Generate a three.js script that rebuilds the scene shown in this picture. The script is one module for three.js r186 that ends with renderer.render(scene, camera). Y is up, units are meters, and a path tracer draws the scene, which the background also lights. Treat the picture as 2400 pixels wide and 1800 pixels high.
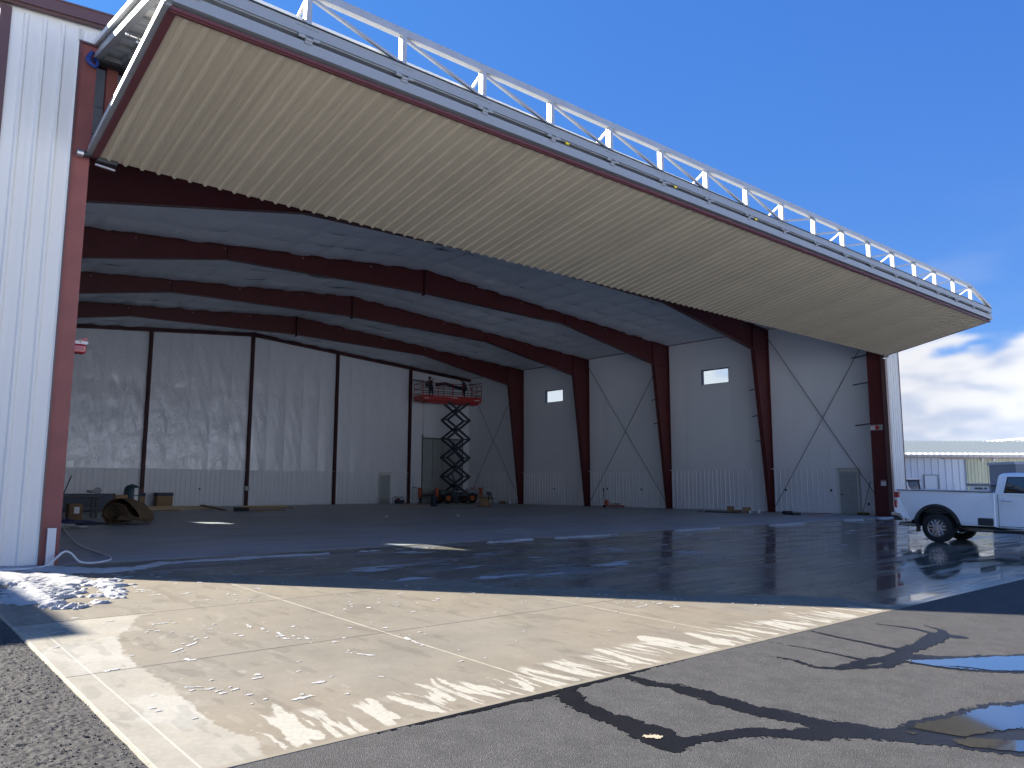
import * as THREE from 'three';
import { mergeGeometries, mergeVertices } from 'three/addons/utils/BufferGeometryUtils.js';
import { RoundedBoxGeometry } from 'three/addons/geometries/RoundedBoxGeometry.js';
import { MarchingCubes } from 'three/addons/objects/MarchingCubes.js';

// ------------------------------------------------------------------ camera, light, exposure
const scene = new THREE.Scene();
const camera = new THREE.PerspectiveCamera(53.16, 4 / 3, 0.1, 3000);
camera.position.set(-3.081, 1.488, 16.27);
camera.rotation.set(0.1304, -0.7111, 0.0028, 'YXZ');
const EXPOSURE = 3.6;
const SUN_EL = 29.7 * Math.PI / 180;
const SUN = new THREE.Vector3(-0.653 * Math.cos(SUN_EL), Math.sin(SUN_EL), -0.757 * Math.cos(SUN_EL)).normalize();
const sun = new THREE.DirectionalLight(new THREE.Color().setRGB(1, 0.93, 0.82), 5);
sun.position.copy(SUN).multiplyScalar(120).add(new THREE.Vector3(12, 0, 0));
sun.target.position.set(12, 0, 0);
sun.castShadow = true; sun.shadow.radius = 1; sun.shadow.mapSize.set(4096, 4096);
Object.assign(sun.shadow.camera, { left: -70, right: 70, top: 70, bottom: -70, near: 1, far: 300 });
scene.add(sun, sun.target);
const renderer = new THREE.WebGLRenderer({ antialias: true });
renderer.toneMapping = THREE.LinearToneMapping;
renderer.toneMappingExposure = EXPOSURE;
renderer.shadowMap.enabled = true;

// ------------------------------------------------------------------ noise
let seedState = 20240217;
const rnd = () => { seedState = (seedState + 0x6D2B79F5) | 0; let t = Math.imul(seedState ^ (seedState >>> 15), 1 | seedState); t = (t + Math.imul(t ^ (t >>> 7), 61 | t)) ^ t; return ((t ^ (t >>> 14)) >>> 0) / 4294967296; };
const rr = (a, b) => a + (b - a) * rnd();
const clamp = (v, a = 0, b = 1) => v < a ? a : v > b ? b : v;
const mix = (a, b, t) => a + (b - a) * t;
const sstep = (a, b, v) => { const t = clamp((v - a) / (b - a)); return t * t * (3 - 2 * t); };
function hash(i, j, s) { let h = Math.imul(i, 374761393) + Math.imul(j, 668265263) + Math.imul(s, 974634777); h = Math.imul(h ^ (h >>> 13), 1274126177); return ((h ^ (h >>> 16)) >>> 0) / 4294967296; }
function vn(x, y, s = 0, per = 0) {
  const i = Math.floor(x), j = Math.floor(y); let u = x - i, v = y - j; u = u * u * (3 - 2 * u); v = v * v * (3 - 2 * v);
  let i0 = i, i1 = i + 1, j0 = j, j1 = j + 1;
  if (per) { i0 = ((i0 % per) + per) % per; i1 = ((i1 % per) + per) % per; j0 = ((j0 % per) + per) % per; j1 = ((j1 % per) + per) % per; }
  const a = hash(i0, j0, s), b = hash(i1, j0, s), c = hash(i0, j1, s), d = hash(i1, j1, s);
  return a + (b - a) * u + (c - a) * v + (a - b - c + d) * u * v;
}
function fbm(x, y, o = 4, s = 0, per = 0) { let a = 0, w = 0.5, n = 0; for (let k = 0; k < o; k++) { a += w * vn(x, y, s + k * 17, per); n += w; x *= 2; y *= 2; per *= 2; w *= 0.5; } return a / n; }

// ------------------------------------------------------------------ sky
{
  const W = 2048, H = 1024, d = new Float32Array(W * H * 4);
  const lerp3 = (a, b, t) => [mix(a[0], b[0], t), mix(a[1], b[1], t), mix(a[2], b[2], t)];
  for (let j = 0; j < H; j++) {
    const el = ((j + 0.5) / H - 0.5) * Math.PI, ce = Math.cos(el), se = Math.sin(el), ed = el * 57.2958;
    for (let i = 0; i < W; i++) {
      const az = ((i + 0.5) / W - 0.5) * 2 * Math.PI;
      const x = Math.cos(az) * ce, z = Math.sin(az) * ce;
      const ang = Math.acos(clamp(x * SUN.x + se * SUN.y + z * SUN.z, -1, 1)) * 57.2958;
      let c;
      if (ed < 0) c = [0.16, 0.19, 0.24];
      else {
        const e = ed;
        c = lerp3([0.030, 0.115, 0.51], [0.095, 0.29, 0.88], Math.exp(-e / 26));
        c = lerp3(c, [0.31, 0.57, 0.97], Math.exp(-e / 6.5));
        const b = 1.06 + 2.9 * Math.exp(-ang / 40);
        c = [c[0] * b * 1.0, c[1] * b, c[2] * (0.5 * b + 0.5)];
        const g = 2.5 * Math.exp(-ang / 7); c = [c[0] + g, c[1] + g * 0.95, c[2] + g * 0.85];
        // cloud bank low over the horizon all round, plus thin streaks above it
        const warp = fbm(az * 9 + 3, e * 0.5, 3, 91) - 0.5, pe = e + 1.3 * warp;
        const n = fbm(az * 6.5 + 7, pe * 0.34 + 11, 6, 5), n2 = fbm(az * 21 + 3, pe * 1.15, 5, 33);
        const top = 9.6 + 3.0 * (fbm(az * 4.2 + 2, 3.3, 3, 71) - 0.5) + 2.6 * (n2 - 0.5);
        const bank = 1 - sstep(top - 1.3, top + 0.3, e);
        let cov = bank * sstep(0.33, 0.44, n * 0.75 + n2 * 0.25 + 0.10 * sstep(5, 1.5, e));
        const thin = 0.14 * sstep(0.5, 0.8, fbm(az * 5 + 5, e * 0.3, 5, 55)) * (1 - sstep(11, 20, e));
        cov = clamp(cov + thin);
        const body = sstep(0.36, 0.66, n2 * 0.6 + n * 0.4 + 0.03 * (e - 5));
        let cc = lerp3([0.55, 0.62, 0.78], [0.93, 0.93, 0.95], body);
        cc = lerp3(cc, [0.50, 0.60, 0.79], 0.6 * Math.exp(-e / 2.4)); const front = 1 + 2.4 * sstep(102, 142, ang); cc = cc.map(q => q * front);
        c = lerp3(c, cc, cov * 0.94);
      }
      const o = (j * W + i) * 4; d[o] = c[0] / EXPOSURE; d[o + 1] = c[1] / EXPOSURE; d[o + 2] = c[2] / EXPOSURE; d[o + 3] = 1;
    }
  }
  const t = new THREE.DataTexture(d, W, H, THREE.RGBAFormat, THREE.FloatType);
  t.mapping = THREE.EquirectangularReflectionMapping; t.magFilter = t.minFilter = THREE.LinearFilter; t.wrapS = THREE.RepeatWrapping; t.needsUpdate = true;
  scene.background = t; scene.environment = t; scene.environmentIntensity = 1.0;
}

// ------------------------------------------------------------------ textures and materials
const toS = v => { v = clamp(v); return 255 * (v <= 0.0031308 ? 12.92 * v : 1.055 * Math.pow(v, 1 / 2.4) - 0.055); };
function tex(w, h, fn, { srgb = true, repeat = true } = {}) {
  const d = new Uint8Array(w * h * 4);
  for (let j = 0; j < h; j++) for (let i = 0; i < w; i++) {
    const c = fn((i + 0.5) / w, (j + 0.5) / h), o = (j * w + i) * 4;
    if (srgb) { d[o] = toS(c[0]); d[o + 1] = toS(c[1]); d[o + 2] = toS(c[2]); }
    else { const q = typeof c === 'number' ? [c, c, c] : c; d[o] = 255 * clamp(q[0]); d[o + 1] = 255 * clamp(q[1]); d[o + 2] = 255 * clamp(q[2]); }
    d[o + 3] = 255;
  }
  const t = new THREE.DataTexture(d, w, h, THREE.RGBAFormat);
  t.magFilter = THREE.LinearFilter; t.minFilter = THREE.LinearMipmapLinearFilter; t.generateMipmaps = true;
  if (srgb) t.colorSpace = THREE.SRGBColorSpace;
  t.wrapS = t.wrapT = repeat ? THREE.RepeatWrapping : THREE.ClampToEdgeWrapping; t.anisotropy = 8; t.needsUpdate = true;
  return t;
}
const rep = (t, a, b) => { const c = t.clone(); c.repeat.set(a, b); c.needsUpdate = true; return c; };
const lin = (r, g, b) => new THREE.Color().setRGB(r, g, b);
function mat(c, rough = 0.6, metal = 0, extra = {}) { return new THREE.MeshStandardMaterial({ color: Array.isArray(c) ? lin(...c) : c, roughness: rough, metalness: metal, side: THREE.DoubleSide, ...extra }); }
function pmat(c, rough = 0.5, metal = 0, extra = {}) { return new THREE.MeshPhysicalMaterial({ color: Array.isArray(c) ? lin(...c) : c, roughness: rough, metalness: metal, side: THREE.DoubleSide, ...extra }); }

const tStreak = tex(512, 512, (u, v) => { const n = fbm(u * 24, v * 4, 4, 3, 4) * 0.6 + fbm(u * 8, v * 8, 4, 8, 8) * 0.4; const k = 0.94 + 0.09 * n; return [k, k, k]; });
const tGrime = tex(512, 512, (u, v) => { const n = fbm(u * 8, v * 8, 5, 13, 8), s = vn(u * 128, v * 128, 4, 128); const k = 0.78 + 0.34 * n - 0.1 * (s > 0.93 ? 1 : 0); return [k, k, k]; });
const tGrimeSoft = tex(256, 256, (u, v) => { const k = 0.95 + 0.1 * (fbm(u * 8, v * 8, 5, 14, 8) - 0.5); return [k, k, k]; });
const tGrimeR = tex(256, 256, (u, v) => [0, 0.72 + 0.4 * (fbm(u * 8, v * 8, 4, 23, 8) - 0.5), 1], { srgb: false });
const tSpangle = tex(512, 512, (u, v) => { const k = 0.75 + 0.3 * hash(Math.floor(u * 60 + 1.5 * vn(u * 30, v * 30, 2, 30)), Math.floor(v * 60 + 1.5 * vn(u * 30, v * 30, 9, 30)), 6) * 0.5 + 0.15 * fbm(u * 8, v * 8, 3, 2, 8); return [k, k, k * 1.01]; });
const tWrinkleB = tex(1024, 1024, (u, v) => {
  // creased vinyl: ridged noise, stretched in two crossing directions
  const a = Math.abs(fbm(u * 10 + v * 4, v * 10, 4, 31) - 0.5), b = Math.abs(fbm(u * 22 - v * 9, v * 6 + u * 3, 3, 41) - 0.5);
  return 0.5 + 0.4 * (fbm(u * 5, v * 5, 3, 51, 5) - 0.5) - 0.5 * Math.exp(-a * 30) * vn(u * 6, v * 6, 77, 6) + 0.25 * Math.exp(-b * 26) * vn(u * 5, v * 5, 78, 5);
}, { srgb: false });
const tFibre = tex(512, 512, (u, v) => { const n = fbm(u * 40, v * 10, 4, 61), m = fbm(u * 6, v * 6, 4, 62, 6); const k = 0.45 + 0.75 * n; return [0.22 * k + 0.07 * m, 0.155 * k + 0.05 * m, 0.085 * k + 0.02 * m]; });
const tFibreB = tex(512, 512, (u, v) => fbm(u * 50, v * 14, 5, 63), { srgb: false });
const tConcB = tex(1024, 1024, (u, v) => 0.5 + 0.5 * (fbm(u * 64, v * 64, 4, 71, 64) - 0.5) + 0.35 * (vn(u * 400, v * 400, 72, 400) - 0.5), { srgb: false });
// asphalt: angular aggregate in black binder
function aggregate(u, v, n, s) {
  const x = u * n, y = v * n, i = Math.floor(x), j = Math.floor(y); let d1 = 9, id = 0;
  for (let a = -1; a < 2; a++) for (let b = -1; b < 2; b++) {
    const I = ((i + a) % n + n) % n, J = ((j + b) % n + n) % n;
    const px = i + a + hash(I, J, s), py = j + b + hash(I, J, s + 1), dd = Math.hypot(x - px, y - py); if (dd < d1) { d1 = dd; id = hash(I, J, s + 2); }
  }
  return [d1, id];
}
const AG = 190;
const aggCache = (() => { const N = 1024, A = new Float32Array(N * N * 2); for (let j = 0; j < N; j++) for (let i = 0; i < N; i++) { const q = aggregate((i + 0.5) / N, (j + 0.5) / N, AG, 81); A[(j * N + i) * 2] = q[0]; A[(j * N + i) * 2 + 1] = q[1]; } return A; })();
const aggAt = (u, v) => { const i = Math.min(1023, u * 1024 | 0), j = Math.min(1023, v * 1024 | 0), o = (j * 1024 + i) * 2; return [aggCache[o], aggCache[o + 1]]; };
const tAsphalt = tex(1024, 1024, (u, v) => {
  const [d, id] = aggAt(u, v), stone = 1 - sstep(0.35, 0.62, d), f = fbm(u * 8, v * 8, 4, 84, 8);
  let k = 0.055 + 0.055 * f; const s = (0.11 + 0.17 * id * id) * (0.72 + 0.55 * f); k = mix(k, s, stone * (0.55 + 0.45 * id)); if (id > 0.985) k = mix(k, 0.45, stone);
  return [k * 1.03, k, k * 0.98];
});
const tAsphaltB = tex(1024, 1024, (u, v) => { const [d, id] = aggAt(u, v); return clamp(0.15 + (0.55 + 0.45 * id) * (1 - sstep(0.2, 0.75, d))) * 0.85 + 0.1 * vn(u * 300, v * 300, 4, 300); }, { srgb: false });

const M = {
  whitePanel: mat([0.79, 0.775, 0.72], 0.6, 0, { map: rep(tStreak, 0.6, 0.12) }),
  liner: mat([0.85, 0.87, 0.90], 0.55, 0, { map: rep(tStreak, 0.5, 0.3) }),
  tan: mat([0.55, 0.475, 0.35], 0.5, 0, { map: rep(tGrimeSoft, 0.15, 0.15) }),
  maroonTrim: mat([0.13, 0.045, 0.048], 0.38, 0, { map: rep(tStreak, 0.5, 0.5) }),
  brownTrim: mat([0.125, 0.068, 0.066], 0.42, 0, { map: rep(tStreak, 0.5, 0.5) }),
  primer: mat([0.27, 0.085, 0.072], 0.6, 0, { map: rep(tGrime, 0.4, 0.4) }),
  oxide: mat([0.10, 0.018, 0.019], 0.6, 0, { map: rep(tGrime, 0.4, 0.4), roughnessMap: tGrimeR }),
  oxideDark: mat([0.06, 0.012, 0.015], 0.62, 0, { map: rep(tGrime, 0.4, 0.4) }),
  vinyl: pmat([0.85, 0.89, 0.93], 0.62, 0.0, { bumpMap: rep(tWrinkleB, 0.28, 0.28), bumpScale: 0.014, ior: 1.4 }),
  vinylRear: pmat([0.86, 0.88, 0.92], 0.3, 0.0, { bumpMap: rep(tWrinkleB, 0.28, 0.28), bumpScale: 0.014, ior: 1.7 }),
  vinylRough: pmat([0.86, 0.88, 0.92], 0.24, 0.0, { bumpMap: rep(tWrinkleB, 0.4, 0.4), bumpScale: 0.028, ior: 1.85 }),
  galv: mat([0.44, 0.46, 0.475], 0.46, 0.5, { map: rep(tSpangle, 1, 1) }),
  greyPaint: mat([0.27, 0.29, 0.31], 0.42, 0.1, { map: rep(tStreak, 0.5, 0.5) }),
  cable: mat([0.16, 0.17, 0.18], 0.5, 0.7),
  black: mat([0.016, 0.017, 0.02], 0.55), rubber: mat([0.022, 0.022, 0.023], 0.85, 0, { bumpMap: rep(tGrime, 4, 4), bumpScale: 0.004 }),
  plasticDark: mat([0.03, 0.032, 0.036], 0.5),
  chrome: mat([0.72, 0.73, 0.75], 0.16, 1), steel: mat([0.5, 0.5, 0.52], 0.35, 0.9),
  doorGrey: mat([0.42, 0.46, 0.46], 0.5, 0, { map: tGrime }),
  white: mat([0.75, 0.75, 0.74], 0.55), paper: mat([0.78, 0.78, 0.76], 0.8),
  pane: pmat([0.93, 0.98, 1.0], 0.02, 0, { transmission: 1, thickness: 0, ior: 1.5 }),
  yellow: mat([0.75, 0.55, 0.01], 0.45), blue: mat([0.02, 0.05, 0.22], 0.6), navy: mat([0.03, 0.045, 0.08], 0.55),
  truckWhite: pmat([0.86, 0.87, 0.88], 0.32, 0, { clearcoat: 1, clearcoatRoughness: 0.04 }),
  darkGlass: pmat([0.012, 0.014, 0.018], 0.03, 0, { clearcoat: 1, clearcoatRoughness: 0.02 }),
  red: mat([0.42, 0.02, 0.02], 0.45), redDeep: mat([0.22, 0.012, 0.018], 0.4), orangeRed: mat([0.48, 0.07, 0.02], 0.45), orange: mat([0.62, 0.13, 0.02], 0.45),
  cardboard: mat([0.33, 0.21, 0.11], 0.85, 0, { map: tGrime }), cardboardDark: mat([0.22, 0.135, 0.07], 0.85, 0, { map: tGrime }),
  wood: mat([0.52, 0.38, 0.22], 0.75, 0, { map: rep(tStreak, 1, 1) }), woodDark: mat([0.24, 0.16, 0.09], 0.75, 0, { map: tStreak }),
  fibre: mat([0.62, 0.58, 0.55], 0.95, 0, { map: tFibre, bumpMap: tFibreB, bumpScale: 0.03 }), fibreDark: mat([0.42, 0.38, 0.36], 0.95, 0, { map: tFibre, bumpMap: tFibreB, bumpScale: 0.03 }),
  pvc: mat([0.66, 0.66, 0.62], 0.4), hose: mat([0.66, 0.66, 0.66], 0.5), tank: mat([0.035, 0.075, 0.095], 0.42),
  snow: pmat([0.58, 0.58, 0.575], 0.75, 0, { bumpMap: rep(tConcB, 1.3, 1.3), bumpScale: 0.03 }),
  skin: mat([0.35, 0.2, 0.14], 0.6), clothDark: mat([0.02, 0.024, 0.04], 0.9), clothNavy: mat([0.03, 0.036, 0.06], 0.9), hair: mat([0.02, 0.015, 0.012], 0.8)
};

// ------------------------------------------------------------------ geometry helpers
const V = (x, y, z) => new THREE.Vector3(x, y, z);
const counts = {};
function numbered(n) { counts[n] = (counts[n] || 0) + 1; return counts[n] === 1 ? n : n + '_' + String(counts[n] - 1).padStart(3, '0'); }
function thing(name, label, category, pos = [0, 0, 0], turn = 0, group) {
  const o = new THREE.Group(); o.name = numbered(name); o.position.set(...pos); o.rotation.y = turn; scene.add(o);
  o.userData = { label, category }; if (group) o.userData.group = group; return o;
}
function struct(name, label) { const o = new THREE.Group(); o.name = numbered(name); o.userData = { kind: 'structure' }; if (label) o.userData.label = label; scene.add(o); return o; }
function part(name, parent) { const g = new THREE.Group(); g.name = name; parent.add(g); return g; }
function norm(list) {
  const out = []; const flat = Array.isArray(list) ? list.flat(3) : [list];
  for (let g of flat) { if (g.index) g = g.toNonIndexed(); for (const k of Object.keys(g.attributes)) if (!['position', 'normal', 'uv'].includes(k)) g.deleteAttribute(k);
    if (!g.attributes.uv) g.setAttribute('uv', new THREE.BufferAttribute(new Float32Array(g.attributes.position.count * 2), 2)); out.push(g); }
  return out.length === 1 ? out[0] : mergeGeometries(out);
}
function mesh(name, geos, m, parent, pos) { const o = new THREE.Mesh(norm(geos), m); o.name = name; o.castShadow = o.receiveShadow = true; if (pos) o.position.set(...pos); parent.add(o); return o; }
function solo(name, geos, m, label, category, group, pos = [0, 0, 0], turn = 0) { const o = new THREE.Mesh(norm(geos), m); o.name = numbered(name); o.castShadow = o.receiveShadow = true; o.position.set(...pos); o.rotation.y = turn; o.userData = { label, category }; if (group) o.userData.group = group; scene.add(o); return o; }
// box by centre, uv in metres
function bx(w, h, d, x = 0, y = 0, z = 0, rot) {
  const g = new THREE.BoxGeometry(w, h, d); const p = g.attributes.position, n = g.attributes.normal, uv = g.attributes.uv;
  for (let i = 0; i < p.count; i++) { const ax = Math.abs(n.getX(i)), ay = Math.abs(n.getY(i)); if (ax > 0.5) uv.setXY(i, p.getZ(i), p.getY(i)); else if (ay > 0.5) uv.setXY(i, p.getX(i), p.getZ(i)); else uv.setXY(i, p.getX(i), p.getY(i)); }
  if (rot) g.applyMatrix4(new THREE.Matrix4().makeRotationFromEuler(new THREE.Euler(...rot)));
  return g.translate(x, y, z);
}
const box2 = (x0, y0, z0, x1, y1, z1) => bx(Math.abs(x1 - x0), Math.abs(y1 - y0), Math.abs(z1 - z0), (x0 + x1) / 2, (y0 + y1) / 2, (z0 + z1) / 2);
const rbx = (w, h, d, r, x = 0, y = 0, z = 0) => new RoundedBoxGeometry(w, h, d, 2, r).translate(x, y, z);
function orient(g, p, q, up) { // local Z along p->q
  const d = V(...q).sub(V(...p)), L = d.length(); d.normalize();
  let u = up ? V(...up) : (Math.abs(d.y) > 0.95 ? V(1, 0, 0) : V(0, 1, 0)); const x = u.clone().cross(d).normalize(); u = d.clone().cross(x);
  return g.applyMatrix4(new THREE.Matrix4().makeBasis(x, u, d).setPosition((p[0] + q[0]) / 2, (p[1] + q[1]) / 2, (p[2] + q[2]) / 2));
}
const len = (p, q) => Math.hypot(q[0] - p[0], q[1] - p[1], q[2] - p[2]);
const bar = (p, q, w, h = w, up) => orient(bx(w, h, len(p, q)), p, q, up);
const rod = (p, q, r, n = 10, r2 = r) => orient(new THREE.CylinderGeometry(r2, r, len(p, q), n).rotateX(Math.PI / 2), p, q);
const cyl = (r0, r1, h, x, y, z, n = 24) => new THREE.CylinderGeometry(r1, r0, h, n).translate(x, y, z);
const tubeG = (pts, r, seg = 40, n = 8) => new THREE.TubeGeometry(new THREE.CatmullRomCurve3(pts.map(p => V(...p))), seg, r, n);
function poly(pts, depth, bevel = 0) { // polygon in xy extruded along z, centred
  const s = new THREE.Shape(pts.map(p => new THREE.Vector2(p[0], p[1])));
  const g = new THREE.ExtrudeGeometry(s, { depth, bevelEnabled: bevel > 0, bevelThickness: bevel, bevelSize: bevel, bevelSegments: 2, curveSegments: 10 }); return g.translate(0, 0, -depth / 2);
}
// ribbed metal sheet: u to the right (x), v up (y), ribs out along +z; v may end on a slope (top0 left, top1 right)
function ribbed(w, y0, topL, topR, { pitch = 0.305, off = 0.15, h = 0.03, base = 0.085, top = 0.035, minor = true } = {}) {
  const prof = [[0, 0]]; const add = (x, z) => { if (x > 0.0005 && x < w - 0.0005) prof.push([x, z]); };
  for (let c = off - pitch * Math.ceil(off / pitch); c < w + pitch; c += pitch) {
    add(c - base / 2, 0); add(c - top / 2, h); add(c + top / 2, h); add(c + base / 2, 0);
    if (minor) for (const k of [1 / 3, 2 / 3]) { const q = c + base / 2 + (pitch - base) * k; add(q - 0.018, 0); add(q - 0.008, h * 0.13); add(q + 0.008, h * 0.13); add(q + 0.018, 0); }
  }
  prof.sort((a, b) => a[0] - b[0]); prof.push([w, 0]);
  const P = [], N = [], U = [], tp = x => topL + (topR - topL) * x / w;
  for (let i = 0; i < prof.length - 1; i++) {
    const [a, za] = prof[i], [b, zb] = prof[i + 1], dx = b - a, dz = zb - za, L = Math.hypot(dx, dz) || 1, nx = -dz / L, nz = dx / L;
    const q = [[a, y0, za], [b, y0, zb], [b, tp(b), zb], [a, y0, za], [b, tp(b), zb], [a, tp(a), za]];
    for (const p of q) { P.push(...p); N.push(nx, 0, nz); U.push(p[0], p[1]); }
  }
  const g = new THREE.BufferGeometry(); g.setAttribute('position', new THREE.Float32BufferAttribute(P, 3)); g.setAttribute('normal', new THREE.Float32BufferAttribute(N, 3)); g.setAttribute('uv', new THREE.Float32BufferAttribute(U, 2)); return g;
}
const place = (g, x, y, z, ry = 0, rx = 0) => { if (rx) g.rotateX(rx); if (ry) g.rotateY(ry); return g.translate(x, y, z); };
// free sheet: fn(u,v)->[x,y,z], grid nu x nv, uv in metres given by fnuv
function sheet(nu, nv, fn, fuv) {
  const P = [], U = [], I = [];
  for (let j = 0; j <= nv; j++) for (let i = 0; i <= nu; i++) { const u = i / nu, v = j / nv; P.push(...fn(u, v)); U.push(...fuv(u, v)); }
  for (let j = 0; j < nv; j++) for (let i = 0; i < nu; i++) { const a = j * (nu + 1) + i, b = a + 1, c = a + nu + 1, d = c + 1; I.push(a, b, d, a, d, c); }
  const g = new THREE.BufferGeometry(); g.setAttribute('position', new THREE.Float32BufferAttribute(P, 3)); g.setAttribute('uv', new THREE.Float32BufferAttribute(U, 2)); g.setIndex(I); g.computeVertexNormals(); return g;
}
// region where field(x,z) > 0 as a surface; y from yf(x,z,value)
function patch(field, x0, x1, z0, z1, cell, yf) {
  const nx = Math.ceil((x1 - x0) / cell), nz = Math.ceil((z1 - z0) / cell), F = new Float32Array((nx + 1) * (nz + 1));
  for (let j = 0; j <= nz; j++) for (let i = 0; i <= nx; i++) F[j * (nx + 1) + i] = field(x0 + i * cell, z0 + j * cell);
  const P = [], U = [], I = [], key = new Map();
  const vert = (k, x, z, v) => { let id = key.get(k); if (id === undefined) { id = P.length / 3; key.set(k, id); P.push(x, yf(x, z, v), z); U.push(x, z); } return id; };
  for (let j = 0; j < nz; j++) for (let i = 0; i < nx; i++) {
    const c = [[i, j], [i, j + 1], [i + 1, j + 1], [i + 1, j]].map(([a, b]) => ({ a, b, v: F[b * (nx + 1) + a] }));
    if (c.every(q => q.v <= 0)) continue; const pl = [];
    for (let k = 0; k < 4; k++) {
      const p = c[k], q = c[(k + 1) % 4];
      if (p.v > 0) pl.push(vert('c' + p.a + ',' + p.b, x0 + p.a * cell, z0 + p.b * cell, p.v));
      if ((p.v > 0) !== (q.v > 0)) { const t = p.v / (p.v - q.v), lo = p.a < q.a || p.b < q.b ? p : q; pl.push(vert('e' + (p.a !== q.a ? 'x' : 'z') + lo.a + ',' + lo.b, x0 + mix(p.a, q.a, t) * cell, z0 + mix(p.b, q.b, t) * cell, 0)); }
    }
    for (let k = 1; k < pl.length - 1; k++) I.push(pl[0], pl[k], pl[k + 1]);
  }
  const g = new THREE.BufferGeometry(); g.setAttribute('position', new THREE.Float32BufferAttribute(P, 3)); g.setAttribute('uv', new THREE.Float32BufferAttribute(U, 2)); g.setIndex(I); g.computeVertexNormals(); return g;
}
function chain(pts, x, z) { // largest (radius - distance) over tapered capsules [x,z,r]
  let best = -9;
  for (let k = 0; k < pts.length - 1; k++) { const [ax, az, ar] = pts[k], [bX, bz, br] = pts[k + 1], dx = bX - ax, dz = bz - az, t = clamp(((x - ax) * dx + (z - az) * dz) / (dx * dx + dz * dz + 1e-9)); const v = ar + (br - ar) * t - Math.hypot(x - ax - dx * t, z - az - dz * t); if (v > best) best = v; }
  return best;
}

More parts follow.
